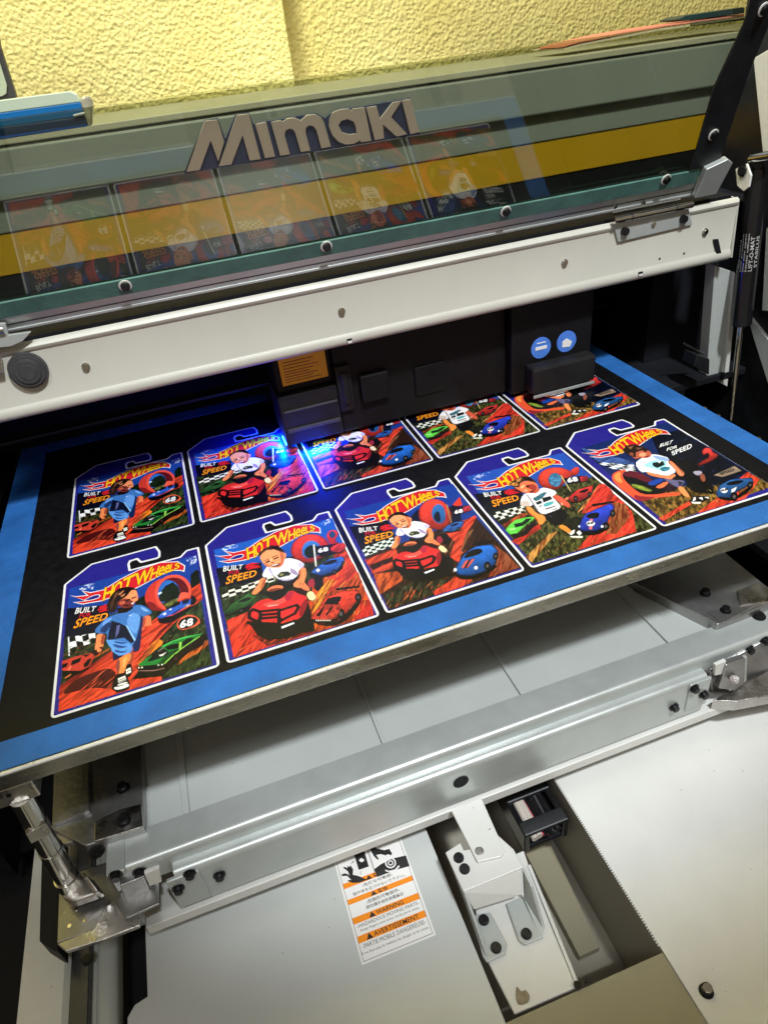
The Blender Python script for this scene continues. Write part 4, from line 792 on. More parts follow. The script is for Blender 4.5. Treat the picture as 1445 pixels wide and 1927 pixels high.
P_((240, 110, 35), 'o', [(330, 990), (480, 890), (530, 880), (400, 960)], 1)
A.fr(240, 1060, 170, 1424)
A.P('race_loop', [((48, 108, 190), [(480, 560), (475, 450), (530, 330), (620, 265), (720, 280), (800, 350), (825, 440), (820, 520), (780, 610), (700, 650), (620, 710), (530, 620)], 'k'),
 ((30, 48, 26), [(490, 600), (520, 460), (600, 360), (720, 300), (800, 370), (828, 470), (800, 545), (640, 610)], 'v'), ((84, 98, 46), [(530, 640), (800, 545), (780, 612), (620, 712)], 'g', 0), ((190, 215, 235), [(480, 470), (550, 445), (540, 480), (490, 500)]),
 ((214, 58, 46), [(272, 545), (300, 430), (380, 330), (480, 260), (560, 240), (520, 300), (470, 420), (470, 560), (520, 650), (620, 722), (600, 745), (480, 752), (380, 742), (310, 660)]), ((150, 30, 34), [(300, 600), (420, 620), (480, 700), (600, 745), (480, 752), (380, 742), (320, 680)]),
 ((116, 22, 30), [(600, 262), (700, 225), (800, 230), (900, 285), (955, 380), (965, 470), (860, 465), (830, 485), (822, 380), (760, 300), (680, 270)]), ((244, 92, 66), [(830, 485), (870, 455), (978, 468), (985, 535), (860, 562), (785, 608), (812, 545)]),
 ((240, 82, 62), [(560, 240), (640, 190), (800, 178), (915, 230), (995, 330), (1012, 450), (995, 545), (945, 560), (972, 470), (960, 380), (900, 282), (800, 228), (690, 226), (600, 260), (530, 320), (484, 420), (478, 520), (524, 620), (622, 716), (584, 738), (474, 642), (432, 520), (442, 380), (500, 280)], 'p', 1)])
A.P('blue_car', [((14, 14, 24), [(470, 850), (500, 945), (620, 955), (760, 905), (990, 735), (1090, 640), (960, 700), (700, 830), (520, 860)]), ((46, 98, 205), [(478, 842), (560, 770), (660, 718), (840, 598), (1000, 568), (1012, 640), (900, 700), (760, 792), (560, 862), (490, 872)], 'p', 0), ((110, 160, 235), [(500, 830), (570, 780), (640, 745), (560, 810)]),
 ((12, 14, 26), [(650, 700), (740, 640), (840, 600), (832, 650), (720, 700)], 'p', 0), ((18, 30, 84), [(862, 592), (985, 560), (962, 622), (872, 652)], 'p', 0), ((24, 18, 36), [(1000, 500), (1062, 520), (1098, 580), (1062, 652), (1000, 664), (1000, 580)]), ((235, 238, 242), [(560, 812), (600, 780), (622, 792), (590, 824)], 'p', 0), ((235, 238, 242), [(650, 732), (702, 714), (690, 742)], 'p', 0), ((170, 160, 160), [(880, 695), (960, 640), (1002, 650), (930, 704)], 'v'), ((30, 60, 140), [(700, 800), (840, 700), (860, 720), (740, 810)])])
A.P('number_badge', [((232, 96, 62), [(776, 962), (820, 880), (900, 828), (1000, 808), (1105, 850), (1165, 930), (1080, 995), (960, 1036), (860, 1056), (796, 1024)]), ((28, 26, 24), [(796, 962), (838, 890), (960, 838), (1080, 850), (1118, 900), (1064, 972), (940, 1030), (842, 1042)])])
A.fr(80, 1000, 360)
A.paint('picture', (230, 230, 220), 'h42', [(200, 800), (400, 768), (405, 840), (212, 885)], 0); A.line('picture', (225, 225, 225), 0.9, [(200, 798), (205, 940)])
A.fr(110, 1080, 180, 1387)
A.P('red_car', [((20, 14, 14), [(60, 1420), (330, 1375), (460, 1330), (440, 1380), (330, 1440), (90, 1520)]), ((206, 62, 44), [(52, 1270), (250, 1200), (480, 1148), (525, 1190), (455, 1340), (335, 1405), (60, 1405)], 'p', 0), ((18, 16, 18), [(60, 1312), (150, 1290), (122, 1352), (60, 1372)], 'p', 0), ((18, 16, 18), [(200, 1262), (345, 1208), (312, 1282), (188, 1332)], 'p', 0), ((16, 14, 14), [(368, 1312), (440, 1238), (492, 1228), (442, 1335), (380, 1362)]), ((240, 110, 80), [(130, 1400), (180, 1330), (200, 1340), (170, 1402)], 'p', 0), ((60, 26, 22), [(350, 1180), (480, 1160), (400, 1210)], 'p', 0), ((240, 130, 60), [(90, 1510), (200, 1440), (180, 1480), (110, 1520)], 'o')])
A.P('child', [((176, 78, 52), [(1050, 1150), (1102, 1138), (1082, 1262), (1060, 1335), (1000, 1332)]), ((22, 20, 20), [(978, 1372), (1000, 1318), (1062, 1308), (1084, 1422), (1050, 1482), (1000, 1512), (958, 1424)]), ((232, 226, 205), [(985, 1392), (1052, 1360), (1062, 1432), (990, 1462)], 'p', 0), ((30, 28, 28), [(995, 1415), (1050, 1392), (1052, 1402), (997, 1425)], 'p', 0),
 ((244, 132, 62), [(868, 1240), (1000, 1160), (1058, 1148), (1052, 1242), (1002, 1302), (962, 1442), (858, 1455), (838, 1332)]), ((156, 74, 62), [(838, 1262), (905, 1236), (888, 1442), (850, 1456)]), ((250, 165, 90), [(940, 1240), (1000, 1190), (980, 1300), (945, 1400)]),
 ((22, 20, 22), [(828, 1502), (850, 1458), (960, 1438), (1002, 1470), (1042, 1602), (1032, 1662), (960, 1704), (850, 1724), (778, 1672), (798, 1562)]), ((236, 230, 206), [(868, 1522), (972, 1480), (992, 1542), (880, 1592)], 'p', 0), ((240, 236, 216), [(796, 1650), (900, 1640), (1000, 1592), (1036, 1612), (1020, 1642), (850, 1694)]), ((238, 232, 212), [(858, 1612), (1000, 1565), (1012, 1590), (870, 1630)]), ((26, 24, 24), [(880, 1545), (975, 1508), (978, 1518), (884, 1556)], 'p', 0), ((26, 24, 24), [(882, 1570), (985, 1530), (988, 1540), (886, 1582)], 'p', 0),
 ((242, 134, 78), [(560, 868), (692, 880), (662, 1000), (654, 1062), (622, 1132), (560, 1142), (528, 1082), (550, 1010)]), ((172, 76, 52), [(640, 880), (692, 886), (655, 1040), (612, 1012)]), ((120, 40, 34), [(596, 1070), (654, 1048), (640, 1102), (610, 1090)]), ((70, 18, 22), [(498, 1130), (560, 1098), (582, 1160), (540, 1184)]),
 ((242, 120, 74), [(1240, 620), (1342, 598), (1352, 722), (1362, 745), (1300, 762), (1260, 760), (1218, 835), (1208, 782), (1232, 700)]), ((190, 76, 52), [(1240, 640), (1280, 630), (1262, 740), (1225, 800), (1222, 740)]),
 ((92, 152, 220), [(693, 948), (780, 960), (980, 928), (1072, 980), (1076, 1132), (1000, 1162), (800, 1248), (784, 1102), (720, 1022)]), ((40, 80, 156), [(780, 1010), (960, 1060), (1020, 1040), (950, 1085), (830, 1072)]), ((40, 80, 156), [(810, 1100), (950, 1132), (1020, 1100), (960, 1155), (840, 1142)]), ((18, 34, 84), [(790, 1130), (880, 1192), (970, 1178), (850, 1244), (796, 1254)]), ((40, 82, 160), [(800, 975), (980, 1000), (1040, 980), (960, 1025), (840, 1010)]),
 ((64, 122, 196), [(700, 640), (860, 580), (980, 560), (1110, 458), (1220, 448), (1387, 560), (1272, 612), (1232, 622), (1204, 800), (1180, 1112), (1100, 1142), (1062, 1000), (800, 962), (706, 965), (720, 860), (620, 872), (512, 842), (640, 700)]),
 ((20, 28, 60), [(775, 680), (900, 720), (1000, 770), (1110, 980), (1062, 1014), (960, 930), (800, 955), (720, 965), (735, 850), (760, 760)]), ((34, 62, 120), [(600, 822), (722, 698), (790, 722), (720, 820), (690, 862), (620, 850)]), ((22, 46, 104), [(1200, 600), (1236, 640), (1196, 1000), (1174, 1112), (1108, 1142), (1078, 1050), (1150, 900), (1182, 750)]),
 ((98, 154, 222), [(1060, 560), (1192, 590), (1184, 760), (1124, 900), (1040, 800), (990, 690)]), ((140, 188, 240), [(978, 742), (1006, 752), (1128, 960), (1108, 984)], 'p', 0), ((100, 104, 160), [(850, 760), (900, 740), (880, 860), (830, 940)], 'p', 0), ((110, 160, 225), [(660, 690), (760, 640), (800, 650), (700, 720), (640, 770)]), ((120, 170, 232), [(1180, 470), (1280, 510), (1330, 560), (1230, 540)]), ((236, 242, 250), [(1018, 610), (1046, 616), (1086, 588), (1050, 604)], 'p', 0),
 ((40, 20, 18), [(850, 500), (1080, 478), (1092, 502), (1000, 562), (880, 582)]), ((40, 26, 22), [(700, 470), (760, 330), (800, 280), (880, 215), (1000, 188), (1100, 203), (1142, 240), (1132, 300), (1000, 330), (900, 400), (860, 480), (830, 545), (760, 575), (738, 522)]),
 ((242, 142, 92), [(1000, 330), (1050, 250), (1120, 222), (1146, 270), (1162, 350), (1156, 385), (1104, 410), (1094, 462), (1020, 472), (960, 420), (900, 430), (872, 400)]), ((146, 58, 50), [(846, 442), (900, 380), (1000, 352), (1094, 404), (1102, 432), (1062, 482), (980, 502), (900, 482)]), ((206, 96, 72), [(880, 420), (960, 390), (980, 430), (920, 460)]),
 ((46, 18, 18), [(966, 402), (1040, 362), (1052, 380), (990, 412)], 'p', 0), ((60, 20, 20), [(1060, 350), (1140, 330), (1136, 345), (1070, 368)], 'p', 0), ((84, 18, 20), [(926, 444), (1020, 452), (1066, 440), (1020, 484), (950, 474)], 'p', 0), ((240, 220, 210), [(1060, 432), (1096, 412), (1098, 430), (1070, 444)], 'p', 0),
 ((44, 28, 24), [(850, 400), (800, 340), (880, 225), (1000, 188), (1100, 203), (1140, 240), (1060, 236), (1010, 270), (950, 300), (900, 350)], 'p', 0), ((60, 36, 28), [(700, 520), (740, 400), (800, 380), (850, 430), (850, 500), (800, 560)], 'p', 0), ((196, 122, 82), [(868, 302), (930, 256), (966, 240), (905, 312)], 'p', 0), ((196, 122, 82), [(900, 330), (1000, 268), (1010, 280), (930, 340)], 'p', 0), ((120, 78, 52), [(820, 300), (880, 250), (860, 320), (800, 380)], 'p', 0), ((40, 24, 20), [(990, 232), (1080, 210), (1010, 300), (960, 330)], 'p', 0), ((96, 60, 44), [(760, 420), (820, 360), (800, 450), (770, 520)], 'p', 0)])
A.fr(240, 1060, 170, 1424)
A.P('green_car', [((26, 12, 14), [(76, 1832), (180, 1700), (600, 1650), (720, 1630), (560, 1782)], 'p', 0), ((236, 120, 52), [(780, 1605), (1000, 1420), (1240, 1215), (1294, 1250), (1150, 1384), (960, 1464), (830, 1592)], 'o'), ((38, 18, 20), [(700, 1470), (860, 1335), (1180, 1125), (1255, 1100), (1244, 1182), (1200, 1292), (1000, 1392), (780, 1562), (720, 1625), (600, 1652), (600, 1600)], 'v', 0),
 ((36, 136, 54), [(165, 1605), (300, 1500), (480, 1420), (540, 1310), (700, 1230), (900, 1160), (1190, 1106), (1140, 1155), (860, 1330), (700, 1470), (560, 1602), (200, 1622)], 'p', 0), ((70, 190, 84), [(540, 1312), (700, 1230), (900, 1160), (1190, 1106), (1020, 1150), (720, 1240), (580, 1318)], 'p', 0), ((22, 84, 36), [(640, 1400), (860, 1330), (700, 1470), (560, 1600), (480, 1600)], 'p', 0), ((150, 210, 80), [(560, 1600), (700, 1466), (870, 1328), (1140, 1152), (1146, 1158), (880, 1336), (712, 1474), (572, 1604)], 'p', 0),
 ((12, 14, 14), [(590, 1322), (700, 1280), (822, 1262), (812, 1342), (640, 1372)], 'p', 0), ((12, 14, 14), [(862, 1252), (940, 1190), (1062, 1170), (1000, 1232), (872, 1324)], 'p', 0), ((146, 196, 76), [(820, 1246), (862, 1244), (842, 1362), (814, 1358)], 'p', 0), ((34, 34, 32), [(380, 1430), (480, 1370), (560, 1338), (642, 1380), (642, 1442), (540, 1492), (400, 1540), (300, 1555), (390, 1470)], 'p', 0), ((205, 205, 196), [(498, 1452), (560, 1430), (624, 1398), (560, 1462), (520, 1470)], 'p', 0), ((120, 110, 110), [(480, 1380), (590, 1320), (570, 1350), (490, 1400)], 'p', 0),
 ((14, 16, 16), [(148, 1632), (560, 1586), (602, 1600), (602, 1650), (420, 1694), (168, 1696)], 'p', 0), ((180, 130, 120), [(180, 1694), (420, 1690), (590, 1652), (590, 1660), (420, 1700), (180, 1702)], 'p', 0), ((26, 18, 18), circ(770, 1500, 55, 14, 1.3)), ((90, 50, 44), circ(770, 1500, 24, 10, 1.3))] + [((236, 226, 190), circ(x_, y_, 13, 8)) for x_, y_ in ((185, 1650), (235, 1645), (492, 1607), (550, 1600))])
A.fr(80, 1000, 360)
A.numq = [(1036, 738), (1140, 712), (1142, 652), (1046, 676)]; 
A.strokes('picture', [(150, 1350), (530, 910), (770, 730), (900, 740), (700, 1080), (880, 1100)], 160, 0.75, 12, 0.5, [(255, 110, 70), (140, 22, 18), (170, 34, 26), (246, 90, 52)], 1, 0.12)
A.strokes('picture', [(900, 780), (1250, 620), (1285, 1005), (900, 1100)], 260, 1.2, 3, 0.5, [(96, 104, 50), (16, 22, 12), (70, 70, 34), (150, 110, 60)], 2, 0.6)
A.strokes('picture', [(172, 860), (500, 760), (530, 900), (150, 1000)], 120, 0.5, 4, 0.5, [(84, 92, 44), (14, 18, 12), (170, 90, 44)], 3, 0.4)
arts.append(A)
# picture 2 : child in white shirt on a red ride-on vehicle
def ridepic(crop, k, col): return Art(crop, k, col)
A = Art((380, 930), 360 / 1445, 1); P_ = lambda *a, **k: A.paint('picture', *a, **k)
P_((34, 92, 190), 'k', [(92, 420), (985, 180), (1305, 912), (240, 1238)])
P_((235, 242, 250), 'c', [(140, 400), (280, 370), (270, 400), (160, 430)]); P_((235, 242, 250), 'c', [(900, 225), (960, 180), (970, 210), (915, 245)])
P_((40, 60, 30), 'g', [(120, 700), (500, 600), (900, 430), (1080, 400), (1305, 912), (240, 1238)])
P_((26, 48, 28), 'v', [(600, 480), (700, 470), (950, 400), (950, 480), (700, 560)])
panel(A, [(105, 562), (450, 515), (470, 650), (140, 705)])
P_((228, 222, 200), 'h83', [(150, 745), (540, 615), (560, 650), (160, 800)])
P_((222, 52, 36), 't', [(188, 955), (400, 870), (620, 830), (860, 800), (880, 1040), (240, 1236)]); P_((120, 20, 20), 't', [(380, 1070), (700, 1000), (880, 960), (900, 1030), (500, 1150)])
P_((226, 84, 34), 'o', [(850, 640), (960, 520), (1090, 430), (1190, 610), (1305, 912), (860, 1045), (800, 900)]); P_((222, 60, 38), 's', [(1000, 460), (1080, 420), (1180, 600), (1010, 720), (850, 800), (940, 640)]); P_((248, 150, 40), 'o', [(820, 900), (880, 740), (950, 640), (1010, 640), (920, 780), (880, 900)], 1); P_((200, 40, 36), 'u', [(1180, 800), (1270, 800), (1302, 910), (1150, 950)])
A.paint('race_loop', (212, 56, 44), 'm', [(668, 425), (690, 360), (760, 310), (860, 298), (940, 338), (968, 400), (960, 450), (880, 500), (820, 525), (740, 512), (682, 475)], 2); A.paint('race_loop', (60, 120, 200), 'k', [(752, 430), (770, 372), (830, 345), (885, 370), (905, 420), (880, 470), (800, 490), (765, 470)], 2); A.paint('race_loop', (26, 46, 26), 'v', [(765, 440), (800, 390), (860, 380), (900, 430), (860, 475), (800, 488)], 2)
A.paint('race_loop', (200, 48, 40), 'm', [(942, 300), (970, 270), (1020, 272), (1035, 305), (1000, 350), (1040, 370), (1060, 430), (980, 400), (945, 345)], 2); A.paint('race_loop', (40, 80, 120), 'f', circ(985, 305, 24, 14, 1.1))
A.paint('number_flag', (22, 22, 44), 'f', [(868, 395), (1000, 375), (1065, 382), (1070, 440), (890, 475)]); A.paint('number_flag', (205, 50, 50), 's', [(965, 395), (1060, 365), (1100, 380), (1060, 440), (980, 440)], 1); A.line('number_flag', (228, 226, 220), 1.3, [(845, 382), (862, 545)])
car(A, 'blue_car', [(818, 592), (870, 550), (960, 492), (1062, 470), (1082, 500), (1020, 580), (900, 620), (838, 600)], (44, 100, 200), [(905, 530), (960, 500), (1030, 490), (1010, 520), (930, 540)], [(820, 595), (1070, 520), (1060, 580), (920, 640)], [(1000, 590, 17), (1065, 520, 13)], None, [[(860, 575), (880, 560), (895, 575), (875, 592)]])
car(A, 'green_car', [(170, 895), (220, 830), (350, 755), (425, 770), (350, 845), (200, 918)], (50, 104, 48), [(255, 820), (350, 775), (380, 785), (330, 815)], [(172, 900), (360, 840), (370, 870), (190, 930)], [(300, 880, 18)])
car(A, 'red_car', [(818, 950), (850, 900), (930, 785), (1060, 730), (1180, 728), (1202, 775), (1110, 880), (1042, 960), (900, 985)], (212, 58, 40), [(928, 832), (960, 782), (1062, 768), (1040, 822), (945, 842)], [(820, 950), (1040, 940), (1195, 790), (1200, 830), (1060, 990), (900, 1000)], [(1050, 905, 32), (1180, 780, 26)], [(1010, 712), (1195, 690), (1190, 706), (1012, 728)], [[(905, 870), (940, 855), (910, 930), (880, 930)], [(965, 850), (1000, 845), (960, 925), (930, 928)]], (28, 16, 18))
for i_ in range(9): A.paint('red_car', (230, 220, 200), 'f', [(842 + i_ * 17, 958 - i_), (850 + i_ * 17, 957 - i_), (850 + i_ * 17, 968 - i_), (842 + i_ * 17, 969 - i_)])
A.fr(450, 1010, 190); ridegroup(A, lambda x, y: (x, y), 2.5)
A.P('red_car', [((206, 62, 44), [(1020, 1170), (1110, 1040), (1210, 960), (1445, 960), (1445, 1060), (1400, 1150), (1300, 1200), (1060, 1200)], 'v', 0), ((20, 16, 18), [(1210, 970), (1270, 880), (1440, 870), (1420, 970)], 'p', 0), ((20, 14, 16), [(1100, 1140), (1200, 1000), (1230, 1000), (1160, 1140)], 'p', 0), ((20, 14, 16), [(1230, 1120), (1320, 1000), (1360, 1000), (1260, 1130)], 'p', 0), ((24, 16, 16), [(1020, 1180), (1300, 1200), (1420, 1150), (1420, 1190), (1300, 1245), (1080, 1235)], 'p', 0)] + [((232, 222, 205), [(1100 + i_ * 32, 1192), (1116 + i_ * 32, 1192), (1116 + i_ * 32, 1210), (1100 + i_ * 32, 1210)], 'p', 0) for i_ in range(7)])
A.fr(380, 930, 360)
A.numq = [(880, 448), (958, 430), (952, 398), (874, 414)]; 
A.strokes('picture', [(195, 960), (620, 830), (880, 1040), (240, 1230)], 120, 0.6, 12, 0.5, [(255, 100, 70), (120, 18, 16), (246, 84, 50)], 1, 0.15)
A.strokes('picture', [(850, 640), (1090, 430), (1300, 905), (860, 1040)], 150, 1.0, 10, 0.5, [(255, 170, 60), (150, 30, 20), (90, 24, 16), (250, 110, 40)], 2, 0.2)
A.strokes('picture', [(150, 800), (420, 700), (400, 860), (185, 940)], 60, 0.5, 4, 0.5, [(84, 96, 50), (14, 18, 12)], 3, 0.4)
arts.append(A)
# picture 3 : same rider, night sky, large blue racing car
A = Art((620, 870), 400 / 1445, 2); P_ = lambda *a, **k: A.paint('picture', *a, **k)
P_((30, 66, 160), 'k', [(98, 335), (835, 145), (1305, 716), (405, 1008)])
P_((16, 30, 66), 'f', [(540, 380), (600, 320), (640, 350), (720, 300), (780, 330), (880, 260), (900, 420), (600, 470)]); P_((66, 36, 22), 't', [(240, 640), (900, 400), (1000, 380), (1305, 716), (405, 1008)])
panel(A, [(133, 440), (400, 395), (450, 520), (215, 600)]); P_((206, 222, 206), 'h84', [(215, 585), (430, 510), (450, 560), (245, 640)])
P_((220, 70, 40), 's', [(240, 665), (450, 585), (470, 640), (430, 720), (300, 760)]); P_((70, 24, 18), 'w', [(270, 700), (430, 640), (435, 672), (290, 735)]); P_((226, 96, 42), 'o', [(300, 760), (470, 740), (500, 800), (340, 900)]); P_((48, 54, 32), 'g', [(370, 900), (600, 800), (800, 800), (700, 900), (420, 995)]); P_((214, 62, 40), 't', [(700, 880), (880, 770), (1010, 760), (900, 850), (720, 905)])
P_((150, 104, 66), 'o', [(840, 640), (930, 480), (980, 450), (900, 600), (880, 700)]); P_((226, 66, 42), 's', [(790, 480), (900, 400), (990, 362), (1000, 375), (930, 480), (900, 560), (880, 690), (820, 640), (850, 540)]); P_((165, 90, 60), 'o', [(1120, 560), (1200, 620), (1290, 716), (1080, 780), (1100, 700)]); P_((222, 60, 42), 'f', [(835, 290), (885, 235), (902, 290), (870, 300)])
A.paint('race_loop', (216, 58, 46), 'm', [(603, 362), (614, 300), (668, 255), (738, 248), (800, 288), (834, 350), (822, 430), (762, 470), (662, 442), (618, 400)], 2); A.paint('race_loop', (50, 110, 180), 'k', [(690, 362), (700, 305), (742, 278), (782, 310), (792, 380), (768, 420), (718, 412)], 2); A.paint('race_loop', (20, 30, 60), 'f', [(700, 370), (740, 320), (760, 400), (730, 410)], 1)
A.paint('number_flag', (30, 18, 50), 'f', [(822, 312), (940, 292), (962, 330), (840, 372)]); A.paint('number_flag', (190, 50, 66), 's', [(905, 300), (955, 295), (965, 325), (910, 345)]); A.line('number_flag', (220, 170, 110), 1.0, [(795, 288), (828, 412)])
car(A, 'small_blue_car', [(760, 466), (800, 430), (860, 405), (915, 402), (902, 440), (840, 475)], (44, 96, 176), [(810, 435), (860, 412), (885, 415), (850, 435)], [(762, 468), (905, 440), (880, 470), (800, 485)], [(880, 455, 12)])
car(A, 'blue_car', [(850, 738), (870, 690), (920, 620), (990, 572), (1102, 558), (1142, 600), (1132, 690), (1062, 742), (962, 775), (872, 768)], (34, 104, 196), [(912, 652), (942, 602), (1032, 582), (1042, 620), (920, 655)], [(850, 745), (960, 778), (1130, 690), (1140, 720), (1000, 795), (880, 800)], [(1072, 705, 24), (1128, 640, 20)], [(980, 548), (1108, 528), (1108, 545), (985, 568)], [[(920, 670), (950, 660), (912, 722), (892, 722)], [(965, 658), (990, 655), (940, 720), (925, 722)]], (206, 90, 80), [(854, 732, 12), (995, 718, 13)])
A.paint('blue_car', (20, 22, 30), 'f', [(945, 665), (962, 660), (925, 722), (912, 722)])
A_src = X([(300, 790, 1), (150, 1080, 1), (970, 850, 1), (690, 1270, 1), (450, 150, 1), (1050, 850, 1), (640, 240, 1), (950, 410, 1)], float); A_dst = X([(330, 665), (290, 860), (915, 700), (790, 930), (360, 170), (975, 690), (490, 240), (770, 365)], float)
AFF = np.linalg.lstsq(A_src, A_dst, rcond=None)[0]
A.fr(700, 940, 200)
A.paint('ride_on', (20, 18, 20), 'f', [(930, 790), (1000, 770), (1090, 820), (1110, 960), (1060, 1040), (960, 1060), (900, 1000)], 1)
ridegroup(A, lambda x, y: tuple(X([x, y, 1.0]) @ AFF), 2.5, (30, 24, 22)); A.fr(620, 870, 400)
A.numq = [(850, 355), (908, 343), (902, 316), (848, 328)]; 
A.strokes('picture', [(260, 760), (860, 480), (1300, 716), (405, 1005)], 300, 0.8, 10, 0.5, [(200, 120, 70), (40, 18, 14), (90, 40, 24), (226, 80, 46), (20, 16, 14)], 1, 0.3)
arts.append(A)
# picture 4 : child in printed white shirt on grass, blue car with number
A = Art((850, 800), 400 / 1445, 3); P_ = lambda *a, **k: A.paint('picture', *a, **k)
P_((40, 84, 180), 'k', [(98, 350), (752, 188), (1378, 700), (550, 945)])
P_((230, 235, 245), 'c', [(130, 350), (260, 320), (230, 350), (150, 372)]); P_((64, 72, 34), 'g', [(240, 560), (600, 460), (960, 350), (1378, 700), (550, 945)]); P_((30, 46, 22), 'v', [(230, 590), (500, 520), (500, 640), (330, 680)])
panel(A, [(148, 470), (470, 425), (500, 540), (232, 592)]); P_((214, 216, 200), 'h83', [(268, 600), (490, 545), (500, 590), (310, 650)])
P_((214, 92, 46), 'o', [(340, 680), (470, 600), (520, 600), (400, 700)]); P_((218, 58, 42), 's', [(400, 790), (590, 672), (605, 700), (450, 815)]); P_((210, 150, 74), 'o', [(500, 900), (660, 740), (720, 720), (600, 860), (540, 935)]); P_((228, 150, 84), 'o', [(1020, 430), (960, 520), (900, 560), (850, 600), (1000, 400)])
P_((220, 56, 42), 's', [(880, 600), (1000, 400), (1060, 400), (1100, 470), (1130, 500), (1000, 600)]); P_((220, 58, 42), 's', [(848, 852), (930, 750), (1100, 470), (1130, 490), (1225, 590), (1252, 725), (900, 835)]); P_((176, 104, 60), 'o', [(1100, 520), (1180, 540), (1210, 620), (1120, 740), (1050, 740)])
A.paint('race_loop', (212, 62, 46), 'm', [(580, 385), (592, 330), (640, 295), (730, 285), (790, 305), (850, 340), (800, 350), (745, 420), (700, 450), (620, 430)], 2); A.paint('race_loop', (70, 130, 170), 'v', [(650, 360), (680, 325), (725, 325), (752, 370), (730, 420), (690, 420), (660, 400)], 2); A.paint('race_loop', (210, 60, 46), 'm', [(800, 310), (850, 280), (870, 300), (850, 345), (812, 340)], 1)
A.paint('number_flag', (24, 18, 44), 'f', [(752, 362), (880, 345), (925, 350), (920, 385), (790, 402)]); A.line('number_flag', (212, 190, 120), 1.0, [(740, 342), (808, 452)]); A.paint('number_flag', (190, 44, 52), 's', [(868, 352), (925, 345), (920, 380), (875, 385)])
car(A, 'red_car', [(790, 492), (850, 440), (960, 408), (952, 470), (872, 522), (802, 522)], (190, 44, 42), [(850, 462), (900, 435), (935, 432), (910, 460)], [(790, 500), (950, 465), (940, 500), (820, 540)], [(840, 500, 16), (935, 470, 14)])
car(A, 'blue_car', [(850, 692), (880, 640), (912, 600), (990, 568), (1082, 530), (1105, 560), (1062, 640), (1050, 690), (982, 722), (882, 722)], (44, 66, 198), [(902, 630), (932, 600), (1005, 592), (992, 640)], [(850, 695), (980, 724), (1060, 660), (1075, 700), (990, 750), (880, 750)], [(1045, 690, 24), (1092, 600, 20)], [(950, 538), (1100, 515), (1100, 528), (955, 556)], [[(935, 640), (958, 636), (955, 712), (930, 712)]], (214, 110, 120), [(865, 690, 8), (1020, 690, 10)])
A.paint('blue_car', (232, 232, 236), 'f', circ(942, 670, 30, 16, 0.62))
A.fr(940, 880, 160)
A.P('green_car', [((44, 28, 30), [(180, 1140), (400, 1100), (460, 1000), (600, 900), (625, 960), (460, 1142), (260, 1214)], 'v'), ((92, 200, 68), [(98, 1062), (180, 960), (270, 890), (440, 850), (602, 838), (560, 892), (450, 962), (300, 1112), (180, 1134), (110, 1082)], 'p', 0), ((22, 48, 38), [(240, 962), (380, 930), (450, 868), (545, 866), (480, 932), (400, 990), (262, 1022)], 'p', 0), ((150, 240, 120), [(150, 1040), (260, 1030), (280, 1050), (170, 1070)], 'p', 0)])
